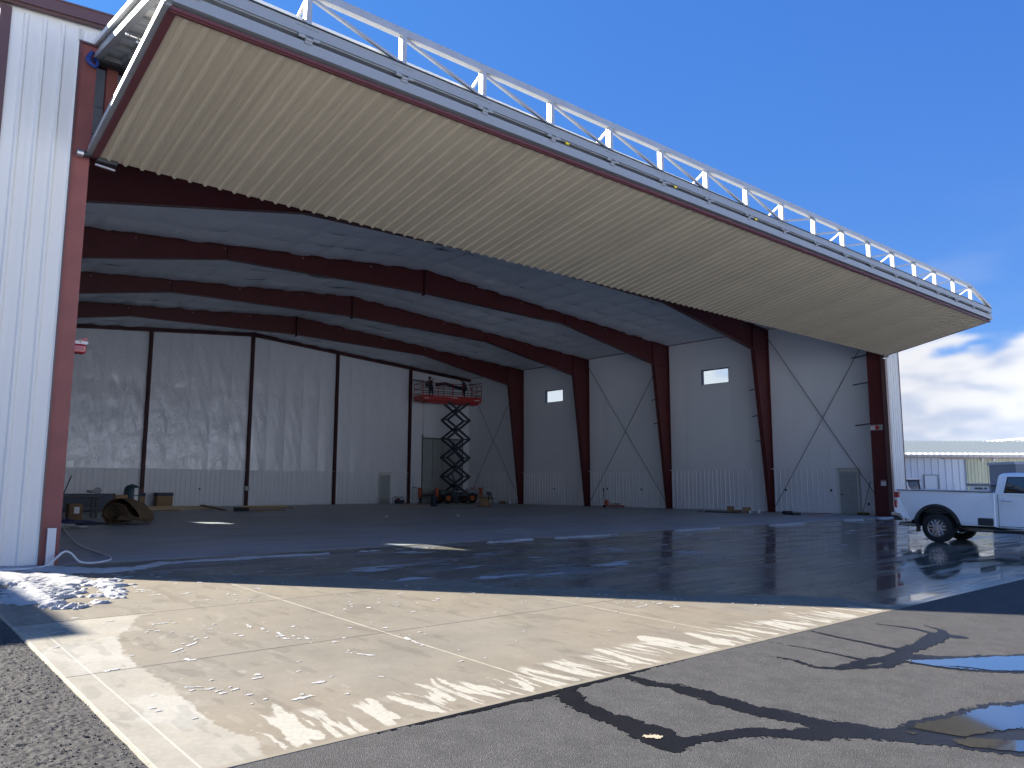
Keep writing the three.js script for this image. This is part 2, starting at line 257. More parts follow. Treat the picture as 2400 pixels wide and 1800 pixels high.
// ------------------------------------------------------------------ ground
const SLOPE = 0.02, APX0 = -1.5, APZ1 = 11.4;
const gy = z => -SLOPE * clamp(z, 0, 45);
const asphaltY = (x, z) => {
  const left = 1 - sstep(APX0 + 0.02, APX0 + 0.45, x), drop = z > 0 ? mix(0.004, 0.032, left * sstep(13.5, 11.0, z) + left * 0.25 * sstep(11, 13.5, z)) : mix(0.12, 0.032, left);
  const under = x > APX0 + 0.5 && z < APZ1 - 0.3 && z > -38 && x < 60 ? 0.12 : 0;
  return gy(z) - drop - under;
};
{
  const g = struct('asphalt', 'grey weathered asphalt in front of the hangar apron');
  const axis = (list) => { const o = []; for (const [a, b, n] of list) for (let i = 0; i < n; i++) o.push(a + (b - a) * i / n); return o; };
  const xs = [...axis([[-900, -80, 8], [-80, -12, 10], [-12, -1.5, 14], [-1.5, -1.0, 5], [-1.0, 20, 20], [20, 62, 10], [62, 130, 8], [130, 900, 8]]), 900];
  const zs = [...axis([[-900, -80, 8], [-80, -40, 5], [-40, 0, 6], [0, 11, 12], [11, 11.4, 4], [11.4, 16, 12], [16, 45, 12], [45, 130, 8], [130, 900, 8]]), 900];
  const P = [], U = [], I = [];
  for (const z of zs) for (const x of xs) { P.push(x, asphaltY(x, z), z); U.push(x, z); }
  for (let j = 0; j < zs.length - 1; j++) for (let i = 0; i < xs.length - 1; i++) { const a = j * xs.length + i, c = a + xs.length; I.push(a, c, a + 1, a + 1, c, c + 1); }
  const geo = new THREE.BufferGeometry(); geo.setAttribute('position', new THREE.Float32BufferAttribute(P, 3)); geo.setAttribute('uv', new THREE.Float32BufferAttribute(U, 2)); geo.setIndex(I); geo.computeVertexNormals();
  const am = mat([0.44, 0.44, 0.435], 0.88, 0, { map: rep(tAsphalt, 1 / 1.3, 1 / 1.3), bumpMap: rep(tAsphaltB, 1 / 1.3, 1 / 1.3), bumpScale: 0.006 });
  mesh('asphalt_sheet', geo, am, g);
  // run-off: wet asphalt where meltwater leaves the slab
  const wetM = mat([0.072, 0.068, 0.064], 0.3, 0, { map: rep(tAsphalt, 1 / 1.3, 1 / 1.3), bumpMap: rep(tAsphaltB, 1 / 1.3, 1 / 1.3), bumpScale: 0.004 });
  const upper = [[2.44, 11.4, .05], [2.42, 11.75, .06], [2.5, 11.94, .08], [2.49, 12.1, .125], [2.48, 12.44, .125], [2.47, 12.79, .125], [2.52, 13.02, .14], [2.57, 13.31, .13], [2.66, 13.55, .14], [2.75, 13.74, .14], [2.9, 13.94, .14], [3.1, 14.1, .2], [3.6, 14.25, .22]];
  const lower = [[1.72, 11.4, .10], [1.5, 11.68, .10], [1.43, 11.98, .105], [1.43, 12.26, .11], [1.42, 12.5, .14], [1.36, 12.7, .15], [1.30, 12.84, .10], [1.58, 12.88, .07], [1.92, 12.97, .07], [2.06, 13.10, .09], [2.27, 13.29, .12], [2.6, 13.5, .12]];
  const edge = [[-0.15, 11.40, .0], [0.46, 11.41, .03], [0.92, 11.42, .04], [1.6, 11.42, .08], [2.0, 11.41, .04], [2.5, 11.41, .03], [3.4, 11.40, .0]];
  const up2 = [[4.2, 11.76, .012], [4.26, 12.05, .018], [4.17, 12.36, .03], [4.28, 12.52, .05], [4.73, 12.56, .07], [5.19, 12.64, .08], [5.62, 12.60, .09], [6.24, 12.58, .10], [6.85, 12.48, .12], [6.9, 12.7, .07]];
  const up3 = [[4.36, 12.5, .04], [4.58, 12.66, .05], [4.73, 12.76, .06], [5.12, 12.73, .08], [5.46, 12.75, .1], [5.5, 13.0, .16], [5.7, 13.3, .25], [6.2, 13.7, .3]];
  const damp = [[[5.18, 12.86, .10], [5.32, 13.05, .22], [5.5, 13.25, .29], [5.9, 13.5, .36], [6.6, 14.1, .54]], [[2.86, 13.74, .10], [3.1, 13.86, .23], [3.5, 13.98, .26], [4.0, 14.12, .32], [4.6, 14.6, .5]], [[3.0, 14.1, .17], [3.25, 14.4, .19], [3.5, 14.7, .24]]];
  const tribs = [[[4.82, 11.5, .005], [4.88, 11.96, .02], [4.84, 12.5, .035]], [[5.79, 11.44, .02], [5.70, 11.80, .035], [5.68, 12.08, .035], [5.60, 12.5, .05]], [[6.91, 11.7, .01], [6.98, 12.14, .035], [6.82, 12.45, .05]], [[7.33, 12.1, .01], [7.15, 12.4, .04], [6.95, 12.48, .06]]];
  const jag = (x, z, k) => k * (fbm(x * 9, z * 9, 3, 101) - 0.5) + k * 0.8 * (vn(x * 55, z * 55, 102) - 0.5) + k * 0.55 * (vn(x * 130, z * 130, 103) - 0.5);
  const wetField = (x, z) => Math.max(chain(upper, x, z) + jag(x, z, 0.10), chain(lower, x, z) + jag(x, z, 0.09), chain(edge, x, z) + jag(x, z, 0.05), chain(up2, x, z) + jag(x, z, 0.07), chain(up3, x, z) + jag(x, z, 0.09), ...tribs.map(t => chain(t, x, z) + jag(x, z, 0.03)), ...damp.map(t => chain(t, x, z) + jag(x, z, 0.09)));
  mesh('wet_patch', patch(wetField, -0.3, 8.2, APZ1 + 0.004, 15.2, 0.018, (x, z) => asphaltY(x, z) + 0.004), wetM, g);
  const bed = [[2.96, 13.72, .05], [2.97, 13.88, .085], [3.06, 14.03, .04]];
  // standing water
  const pw = pmat([0.03, 0.03, 0.028], 0.05, 0, { ior: 2.33, clearcoat: 1, clearcoatRoughness: 0.04 });
  const pud = struct('puddle', 'blue puddles of meltwater mirroring the sky on the asphalt');
  const pA = [[5.18, 12.86, .05], [5.32, 13.05, .16], [5.5, 13.25, .22], [5.9, 13.5, .28], [6.6, 14.1, .45]], pAh = [[5.22, 13.1, .02], [5.35, 13.3, .035], [5.42, 13.5, .02]];
  const pB = [[2.86, 13.74, .02], [3.1, 13.86, .16], [3.5, 13.98, .18], [4.0, 14.12, .24], [4.6, 14.6, .4]], pB2 = [[3.0, 14.1, .10], [3.25, 14.4, .12], [3.5, 14.7, .16]], pBh = [[3.32, 14.14, .04], [3.55, 14.24, .07], [3.8, 14.4, .05]];
  const f1 = (x, z) => Math.min(chain(pA, x, z) + jag(x, z, 0.06), 0.012 - chain(pAh, x, z) + jag(x, z, 0.02));
  const f2 = (x, z) => Math.min(Math.max(chain(pB, x, z), chain(pB2, x, z)) + jag(x, z, 0.06), 0.012 - chain(pBh, x, z) + jag(x, z, 0.02), 0.006 - chain(bed, x, z) + jag(x, z, 0.012));
  mesh('water', [patch(f1, 4.8, 8, 12.4, 15.4, 0.02, (x, z) => asphaltY(x, z) + 0.008), patch(f2, 2.5, 5.6, 13.4, 15.6, 0.02, (x, z) => asphaltY(x, z) + 0.008)], pw, pud);
  // pale grit by the wet streak
  mesh('grit', patch((x, z) => chain([[1.31, 12.62, .03], [1.36, 12.68, .035]], x, z) + 0.05 * (vn(x * 90, z * 90, 5) - 0.5), 1.15, 1.5, 12.5, 12.85, 0.008, (x, z) => asphaltY(x, z) + 0.009), mat([0.36, 0.3, 0.21], 0.9), g);
  const relief = (x, z) => 0.026 * (fbm(x * 60, z * 60, 3, 611) - 0.5) + 0.018 * (fbm(x * 16 + z * 3, z * 22, 3, 612) - 0.5);
  mesh('loose_millings', sheet(190, 640, (u, v) => { const x = mix(-3.7, APX0 - 0.012, u), z = mix(5.2, 12.9, v), e = Math.min(1, u * 30, v * 40, (1 - v) * 40, (1 - u) * 14 + 0.25); return [x, asphaltY(x, z) + 0.008 * e + relief(x, z) * e + 0.001, z]; }, (u, v) => [u * 2.2, v * 7.7]), mat([0.30, 0.295, 0.285], 0.9, 0, { map: rep(tAsphalt, 1 / 1.3, 1 / 1.3) }), g);
  // loose aggregate along the left side of the slab
  const sg = new THREE.IcosahedronGeometry(1, 0), n = 2600, im = new THREE.InstancedMesh(sg, mat([1, 1, 1], 0.8), n), m4 = new THREE.Matrix4(), q = new THREE.Quaternion(), col = new THREE.Color();
  const sp = sg.attributes.position; for (let i = 0; i < sp.count; i++) { const k = 0.8 + 0.4 * hash(Math.round(sp.getX(i) * 50), Math.round(sp.getY(i) * 50), Math.round(sp.getZ(i) * 50)); sp.setXYZ(i, sp.getX(i) * k, sp.getY(i) * k, sp.getZ(i) * k); } sg.computeVertexNormals();
  for (let i = 0; i < n; i++) {
    const x = APX0 - 0.02 - Math.pow(rnd(), 1.2) * 1.4, z = rr(5.5, 12.6), s = rr(0.003, 0.0075) * (rnd() > 0.98 ? 1.5 : 1);
    q.setFromEuler(new THREE.Euler(rr(0, 6), rr(0, 6), rr(0, 6))); m4.compose(V(x, asphaltY(x, z) + 0.008 + relief(x, z) + s * 0.2, z), q, V(s * rr(0.8, 1.4), s * 0.7, s)); im.setMatrixAt(i, m4);
    const k = rnd() > 0.90 ? rr(0.10, 0.26) : rr(0.045, 0.09); im.setColorAt(i, col.setRGB(k * 1.04, k, k * 0.97));
  }
  im.name = 'loose_stones'; im.userData.kind = 'stuff'; im.castShadow = im.receiveShadow = true; g.add(im);
}
// ---- apron: cast slabs with open joints
const palePts = [[5.83, 0.05], [5.95, -0.2], [6.15, -0.30], [6.63, -0.5], [7.08, -0.72], [7.84, -0.88], [8.5, -0.9], [9.2, -0.86], [10, -0.92], [10.6, -0.93], [11.0, -0.84], [11.5, -0.95]];
const paleX = z => { if (z < palePts[0][0]) return -9; for (let k = 0; k < palePts.length - 1; k++) if (z < palePts[k + 1][0]) return mix(palePts[k][1], palePts[k + 1][1], (z - palePts[k][0]) / (palePts[k + 1][0] - palePts[k][0])); return -0.95; };
const fingers = [[-.46, 10.31, 11.3, .085], [-.63, 10.51, 11.34, .07], [-.78, 10.77, 11.34, .03], [.05, 10.69, 11.31, .06], [.2, 10.64, 11.25, .085], [.46, 10.67, 11.29, .075], [.58, 10.65, 11.01, .03], [.76, 10.5, 11.14, .06], [.96, 10.43, 10.8, .03], [1.06, 10.41, 11.2, .05], [1.19, 10.71, 11.28, .055], [1.38, 10.69, 10.98, .03], [1.49, 10.86, 11.3, .065], [1.63, 10.72, 11.27, .03], [1.92, 10.63, 11.32, .07], [2.14, 10.64, 11.19, .05], [2.28, 10.61, 11.33, .055], [2.44, 10.58, 11.1, .035], [2.69, 10.93, 11.21, .05], [2.96, 10.52, 11.26, .10], [3.13, 10.54, 11.27, .04], [3.28, 10.59, 11.16, .03], [3.5, 10.7, 11.2, .03], [3.9, 10.39, 11.07, .17], [3.86, 10.98, 11.38, .13], [4.42, 10.6, 11.34, .14], [4.73, 10.6, 11.28, .07], [4.98, 10.75, 11.25, .04], [5.28, 10.72, 11.32, .08], [5.5, 10.8, 11.2, .03], [5.71, 10.72, 11.26, .07], [6.12, 10.74, 11.35, .08], [6.35, 10.8, 11.2, .03], [6.59, 10.8, 11.32, .08], [6.88, 10.85, 11.2, .04], [7.2, 10.85, 11.38, .09], [7.6, 10.8, 11.3, .07], [7.95, 10.8, 11.35, .09], [8.4, 10.85, 11.3, .06], [8.9, 10.8, 11.35, .09], [9.4, 10.8, 11.3, .06], [9.9, 10.8, 11.35, .08], [10.5, 10.8, 11.3, .06], [11.1, 10.8, 11.35, .07], [11.8, 10.8, 11.3, .06], [12.6, 10.8, 11.35, .08], [13.4, 10.8, 11.3, .06]];
function fingerMask(x, z) {
  if (z < 10.2) return 0; let m = 0; const wx = x + 0.05 * (vn(x * 4, z * 3, 201) - 0.5) + 0.03 * (vn(x * 14, z * 9, 202) - 0.5);
  for (const [fx, a, b, w] of fingers) { if (Math.abs(x - fx) > w * 1.4 + 0.12) continue; const t = (z - a) / (b - a), c = fx + 0.05 * Math.sin(t * 3 + fx * 9); const half = 1.12 * w * Math.sqrt(clamp(1 - Math.pow(2 * t - 1, 4))) * (0.75 + 0.5 * vn(fx * 31, z * 7, 203)) * (0.55 + 0.45 * t) - 0.012 + 0.02 * (vn(x * 40, z * 40, 204) - 0.5); if (t > -0.05 && t < 1.05) m = Math.max(m, sstep(-0.004, 0.006, half - Math.abs(wx - c))); }
  const b2 = sstep(10.62, 10.8, z + 0.25 * (vn(x * 3, 5, 206) - 0.5)) * sstep(11.38, 11.3, z), st = fbm(x * 16 + 0.6 * Math.sin(z * 4 + x), z * 1.6, 3, 205);
  return Math.max(m, b2 * sstep(0.60, 0.625, st + 0.02 * (vn(x * 50, z * 50, 207) - 0.5)) * (x > -0.6 ? 1 : 0));
}
// wet area of the slab, still unmelted and undried close to the building
const wetEdge = (x, z) => { const s = fbm(x * 0.5, z * 0.9, 4, 211) - 0.5; return sstep(-0.25, 0.25, (x + 1.9) * 0.757 - z * 0.653 - 0.9 + 2.2 * s) * (z > -1 ? 1 : 0); };
function slabColour(x, z) {
  const f1 = fbm(x * 0.7, z * 0.7, 4, 221), f2 = fbm(x * 5, z * 3, 4, 222), f3 = fbm(x * 40, z * 40, 3, 223), sw = fbm(x * 2.2 + z * 0.4, z * 9, 3, 224);
  let k = 0.86 + 0.22 * (f1 - 0.5) + 0.2 * (f2 - 0.5) + 0.16 * (f3 - 0.5) + 0.10 * (sw - 0.5);
  let c = [0.205 * k, 0.179 * k, 0.135 * k]; const warm = fbm(x * 0.5 + 9, z * 0.6, 3, 226) - 0.5; c[0] *= 1 + 0.1 * warm; c[2] *= 1 - 0.14 * warm;
  // greyer broad patch
  const gr = sstep(0.45, 0.62, fbm(x * 0.45 + 3, z * 0.45 + 1, 3, 225)); c = [mix(c[0], 0.185 * k, gr * 0.5), mix(c[1], 0.17 * k, gr * 0.5), mix(c[2], 0.14 * k, gr * 0.5)];
  const b = paleX(z) + 0.06 * (fbm(x * 6, z * 6, 3, 231) - 0.5) + 0.05 * (vn(x * 24, z * 24, 232) - 0.5);
  let pale = sstep(-0.012, 0.012, b - x) * (z > 5.82 ? 1 : 0) * (x < 0.4 ? 1 : 0);
  const isl = sstep(0.70, 0.73, fbm(x * 9, z * 4, 3, 233) + 0.14 * sstep(0.35, 0, x - paleX(z)) * (z > 6.3 ? 1 : 0)) * sstep(0.9, 0.2, x) * (z > 5.9 ? 1 : 0) * 0.35;
  pale = Math.max(pale, isl * 0.8);
  const pk = 0.93 + 0.26 * (f2 - 0.5) + 0.3 * (f3 - 0.5) * 0.8 + 0.12 * (f1 - 0.5); c = [mix(c[0], 0.275 * pk, pale), mix(c[1], 0.255 * pk, pale), mix(c[2], 0.208 * pk, pale)];
  const hz = pale * sstep(0.52, 0.68, fbm(x * 1.8, z * 1.2, 4, 236)); c = c.map((q, i) => mix(q, [0.31, 0.296, 0.255][i] * pk, hz));
  const fm = fingerMask(x, z), fk = 0.9 + 0.3 * (f3 - 0.5); c = [mix(c[0], 0.36 * fk, fm), mix(c[1], 0.34 * fk, fm), mix(c[2], 0.285 * fk, fm)];
  // dried scuffs and arcs
  const arc = sstep(0.63, 0.68, fbm(x * 7, z * 2.2, 3, 241)) * 0.16; c = c.map(q => q * (1 - arc));
  for (const jx of [1.69, 4.85, 8.0]) { const l = sstep(0.016, 0.006, Math.abs(x - jx) + 0.006 * (vn(z * 30, jx, 7) - 0.5)); c = c.map((q, i) => mix(q, [0.36, 0.34, 0.29][i], l * 0.55 * (0.4 + 0.6 * vn(z * 11, jx, 8)))); }
  { const l = sstep(0.011, 0.004, Math.abs(x + 1.29)) * (z > 6.5 ? 1 : 0); c = c.map((q, i) => mix(q, [0.42, 0.4, 0.35][i], l * 0.6)); }
  const e = sstep(11.30, 11.36, z + 0.03 * (vn(x * 12, 3, 5) - 0.5)); c = c.map((q, i) => mix(q, [0.20, 0.175, 0.13][i], e * 0.7));
  const wet = wetEdge(x, z); const film = wet * (0.8 + 0.2 * sstep(0.35, 0.6, fbm(x * 0.9, z * 3.2, 4, 251))); c = c.map((q, i) => q * (1 - 0.06 * film));
  // frozen slush film in the wet zone
  const ice = wet * sstep(0.57, 0.62, fbm(x * 0.8 + z * 0.35, z * 3.4, 5, 261)) * sstep(9.5, 4.5, z); c = c.map((q, i) => mix(q, [0.36, 0.38, 0.42][i], ice * 0.35));
  return c;
}
function slabRough(x, z) {
  const wet = wetEdge(x, z), st = fbm(x * 0.9, z * 3.2, 4, 251), st2 = fbm(x * 0.5 + 3, z * 5.5, 4, 271);
  const glossy = wet * sstep(4, 15, x + (z - 4) * 0.6) ; const film = wet * (0.7 + 0.3 * sstep(0.34, 0.6, st));
  let r = mix(0.85, 0.30, film); r = mix(r, 0.05 + 0.16 * sstep(0.4, 0.62, st2), glossy * (0.75 + 0.25 * sstep(0.3, 0.5, st)));
  return [0, r, 0];
}
const floorPart = {};
{
  const near = [APX0, 14.5, 0, APZ1], far = [14.5, 62.5, 0, APZ1];
  const mk = ([x0, x1, z0, z1], w, h) => mat([1, 1, 1], 1, 0, { map: tex(w, h, (u, v) => slabColour(mix(x0, x1, u), mix(z0, z1, v)), { repeat: false }), roughnessMap: tex(w >> 1, h >> 1, (u, v) => slabRough(mix(x0, x1, u), mix(z0, z1, v)), { srgb: false, repeat: false }), bumpMap: null });
  const mN = mk(near, 2048, 1456), mF = mk(far, 2048, 640);
  const g = struct('apron', 'concrete apron slab in front of the open hangar');
  const zj = [0, 2.92, 5.8, 8.55, APZ1], xj = [APX0, 1.69]; while (xj[xj.length - 1] < 62) xj.push(xj[xj.length - 1] + 3.16);
  for (let a = 0; a < xj.length - 1; a++) for (let b = 0; b < 4; b++) {
    const x0 = xj[a] + (a ? 0.0012 : 0), x1 = xj[a + 1] - 0.0012, z0 = zj[b] + (b ? 0.0035 : 0.006), z1 = zj[b + 1] - (b < 3 ? 0.0035 : 0), R = x1 < 14.6 ? near : far, T = 0.14;
    const c = 0.006, P = [], U = [], I = [];
    const uv = (x, z) => [(x - R[0]) / (R[1] - R[0]), (z - R[2]) / (R[3] - R[2])];
    const wob = (x, z) => 0; const rim = [[x0, z0], [x1, z0], [x1, z1], [x0, z1]], ins = [[x0 + (a ? 0.004 : c), z0 + 0.004], [x1 - 0.004, z0 + 0.004], [x1 - 0.004, z1 - (b < 3 ? 0.004 : c)], [x0 + (a ? 0.004 : c), z1 - (b < 3 ? 0.004 : c)]];
    const quad = (p) => { const o = P.length / 3; for (const [x, y, z] of p) { P.push(x, y, z); U.push(...uv(x, z)); } I.push(o, o + 1, o + 2, o, o + 2, o + 3); };
    const tp = ([x, z]) => [x, gy(z), z], lo = ([x, z]) => [x, gy(z) - (a === 0 || b === 3 ? c : 0.005), z], bo = ([x, z]) => [x, gy(z) - T, z];
    quad([ins[0], ins[3], ins[2], ins[1]].map(tp));
    for (let k = 0; k < 4; k++) { const m = (k + 1) % 4; quad([tp(ins[k]), tp(ins[m]), lo(rim[m]), lo(rim[k])]); quad([lo(rim[k]), lo(rim[m]), bo(rim[m]), bo(rim[k])]); }
    const geo = new THREE.BufferGeometry(); geo.setAttribute('position', new THREE.Float32BufferAttribute(P, 3)); geo.setAttribute('uv', new THREE.Float32BufferAttribute(U, 2)); geo.setIndex(I); const ng = geo.toNonIndexed(); ng.computeVertexNormals();
    mesh('concrete_slab', ng, x1 < 14.6 ? mN : mF, g);
  }
  // rough chipped lip down the left edge
  mesh('slab_lip', sheet(160, 5, (u, v) => { const z = mix(0.2, APZ1, u), t = v * Math.PI * 0.5, w = 0.014 + 0.007 * (vn(z * 6, 1, 3) - 0.5) + 0.008 * (vn(z * 21, 2, 3) - 0.5); return [APX0 + 0.003 - w * Math.sin(t), gy(z) - 0.004 - 0.034 * (1 - Math.cos(t)) - 0.004 * vn(z * 17, v * 3, 9), z]; }, (u, v) => [u * 12, v * 0.1]), mat([0.31, 0.29, 0.245], 0.9, 0, { map: tGrime, bumpMap: tConcB, bumpScale: 0.01 }), g);
  // hangar floor
  const fm = mat([1, 1, 1], 1, 0, { map: tex(1024, 1024, (u, v) => { const x = u * 38, z = v * 36, k = 0.9 + 0.3 * (fbm(x * 0.35, z * 0.35, 4, 301) - 0.5) + 0.22 * (fbm(x * 1.1, z * 4.5, 4, 302) - 0.5); const dk = sstep(0.66, 0.72, fbm(x * 0.6 + 2, z * 4.2, 4, 304)) * 0.28; return [0.43 * k * (1 - dk), 0.44 * k * (1 - dk), 0.45 * k * (1 - dk)]; }, { repeat: false }),
    roughnessMap: tex(1024, 1024, (u, v) => { const x = u * 38, z = v * 36; return [0, clamp(0.50 + 0.35 * (fbm(x * 0.4, z * 3.2, 4, 303) - 0.5)), 0]; }, { srgb: false, repeat: false }) });
  const fl = struct('floor', 'bare concrete floor inside the hangar');
  mesh('floor_slab', [place(new THREE.PlaneGeometry(38.4, 35.9).rotateX(-Math.PI / 2), 17.7, 0.006, -17.95), box2(-1.5, -0.12, -0.02, 36.9, 0.006, -0.006)], fm, fl);
}

// ------------------------------------------------------------------ hangar
const XL = -1.5, XR = 36.86, XC = 17.70, ZB = -35.72, HE = 10.47, HR = 12.0, OXL = -1.66, OXR = 36.98;
const roofIn = x => HE + (HR - HE) * (1 - Math.abs(x - XC) / (XR - XC));
const FZ = [-7.38, -14.54, -21.69, -28.77];
const hangar = thing('hangar', 'large white steel hangar with maroon frames and its front door folded open', 'hangar');
const WIN_R = [[-11.94, -9.97], [-26.15, -24.21]], WIN_L = [[-11.25, -9.3], [-25.45, -23.5]], WY = [7.66, 8.59];
{ // rigid steel frames
  const T = (s, x) => s > 0 ? x : 2 * XC - x; // mirror for the left half
  const colP = [[36.50, 0], [XR - 0.03, 0], [XR - 0.03, HE - 0.02], [36.86 - 1.62, HE + 0.11], [35.34, 9.16]];
  const rafP = [[35.24, 9.18], [27.4, 10.62], [XC, 10.84], [XC, HR - 0.02], [35.24, roofIn(35.24) - 0.02]];
  const fl = (pts, s, w = 0.26, t = 0.02) => pts.slice(0, -1).map((p, i) => bar([T(s, p[0]), p[1], 0], [T(s, pts[i + 1][0]), pts[i + 1][1], 0], w, t));
  function frame(z) {
    const f = part('steel_frame', hangar); f.position.z = z;
    for (const s of [1, -1]) {
      mesh('column', [poly(colP.map(p => [T(s, p[0]), p[1]]), 0.012), fl([[36.50, 0.02], [35.34, 9.16]], s), fl([[XR - 0.03, 0.02], [XR - 0.03, HE - 0.02]], s), bx(0.62, 0.025, 0.34, T(s, 36.66), 0.02, 0), bar([T(s, 35.34), 9.16, 0], [T(s, 36.8), 9.16, 0], 0.2, 0.016), bar([T(s, 35.25), 9.2, 0], [T(s, 35.25), roofIn(35.25) - 0.05, 0], 0.24, 0.016)], M.oxide, f);
      mesh('rafter', [poly(rafP.map(p => [T(s, p[0]), p[1]]), 0.012), fl([[35.34, 9.16], [27.4, 10.62], [XC, 10.84]], s), fl([[XR - 0.03, HE - 0.02], [XC, HR - 0.02]], s), bar([T(s, 27.4), 10.63, 0], [T(s, 27.4), roofIn(27.4) - 0.04, 0], 0.2, 0.012)], M.oxide, f);
    }
    mesh('splice_plate', box2(XC - 0.025, 10.72, -0.13, XC + 0.025, HR - 0.05, 0.13), M.oxideDark, f);
    for (const s of [1, -1]) for (let k = 0; k < 5; k++) { const x = XC + s * (3 + k * 3.4); mesh('bolt', cyl(0.03, 0.03, 0.05, x, roofIn(x) - 0.16, 0.03, 6).rotateZ(0), M.steel, f); }
    return f;
  }
  FZ.forEach(frame);
  // flange braces sticking out of the near frame columns
  const braces = part('flange_brace', hangar);
  for (const [z, list] of [[FZ[0], [[35.42, 6.9], [35.64, 5.4], [35.9, 4.0]]], [FZ[1], [[35.46, 6.9], [35.66, 5.4]]]]) for (const [x, y] of list) mesh('angle', [bar([x, y, z], [x + 0.62, y + 0.02, z - 0.75], 0.05, 0.045)], M.plasticDark, braces);
  for (const y of [8.0, 6.62, 4.55]) mesh('angle', bar([35.3, y, -0.98], [35.36, y - 0.06, -1.75], 0.06, 0.05), M.plasticDark, braces);
}
{ // jambs and front wall
  const fw = part('front_wall', hangar);
  for (const s of [1, -1]) { // wide-flange door columns
    const X = x => s > 0 ? x : 35.3 - x, D1 = -0.93;
    mesh('door_column', [box2(X(35.3), 0, D1, X(35.62), s > 0 ? 10.1 : 10.2, D1 + 0.02), box2(X(35.3), 0, -0.04, X(35.62), s > 0 ? 10.1 : 10.2, -0.02), box2(X(35.30), 0, D1 + 0.02, X(35.325), 10.1, -0.04), box2(X(35.27), 0, D1 - 0.03, X(35.32), 9.9, D1 + 0.14)], s > 0 ? M.oxide : M.primer, fw);
    mesh('jamb_trim', s > 0 ? [box2(35.15, 0, -0.22, 35.2, 9.8, -0.02), box2(35.12, 0, -0.03, 35.36, 9.85, 0.0)] : [box2(-0.345, 0.02, -0.02, -0.31, 10.13, 0.03)], M.brownTrim, fw);
  }
  const rakeY = x => roofIn(x) - 0.17;
  // left strip of front cladding, panel by panel, then the piece over the door head
  const L = [[OXL + 0.18, -1.085], [-1.083, -0.34]];
  for (const [a, b] of L) { const o = { off: ((-1.24 - a) % 0.305 + 0.305) % 0.305, h: 0.04, base: 0.10, top: 0.04, minor: false }; mesh('wall_panel', place(ribbed(b - a, 0.03, rakeY(a), rakeY(b), o), a, 0, 0.0), M.whitePanel, fw); }
  mesh('wall_panel', place(ribbed(1.45, 10.16, rakeY(-0.338), rakeY(1.1), { off: ((-1.24 + 0.338) % 0.305 + 0.305) % 0.305 }), -0.338, 0, 0.0), M.whitePanel, fw);
  mesh('wall_panel', place(ribbed(33.2, 10.16, rakeY(1.112), rakeY(XC) , { minor: false }), 1.112, 0, -0.004), M.whitePanel, fw);
  mesh('wall_panel', place(ribbed(OXR - 0.34 - 35.34, 0.03, rakeY(35.34), rakeY(36.6), { pitch: 0.26, off: 0.12, base: 0.12, top: 0.05, h: 0.035, minor: false }), 35.34, 0, 0.0), M.whitePanel, fw);
  mesh('gable_backing', [poly([[OXL, 9.92], [OXR, 9.92], [OXR, HE + 0.12], [XC, HR + 0.14], [OXL, HE + 0.12]], 0.03).translate(0, 0, -0.07), box2(OXL, 0, -0.10, -0.345, 10, -0.07), box2(35.64, 0, -0.10, OXR - 0.3, 10, -0.07)], M.whitePanel, fw);
  mesh('corner_trim', [box2(OXL - 0.0, 0, -0.2, OXL + 0.18, HE - 0.12, 0.035), box2(OXR - 0.36, 0, -0.2, OXR - 0.32, HE - 0.12, 0.035)], M.brownTrim, fw);
  mesh('head_trim', box2(-0.36, 10.115, -0.02, 35.4, 10.155, 0.03), M.brownTrim, fw);
  mesh('door_header', box2(-0.1, 9.86, -0.34, 35.3, 10.12, -0.1), M.oxideDark, fw);
  mesh('hanger_post', box2(0.22, 8.72, -0.30, 0.42, 9.86, -0.14), M.primer, fw);
}
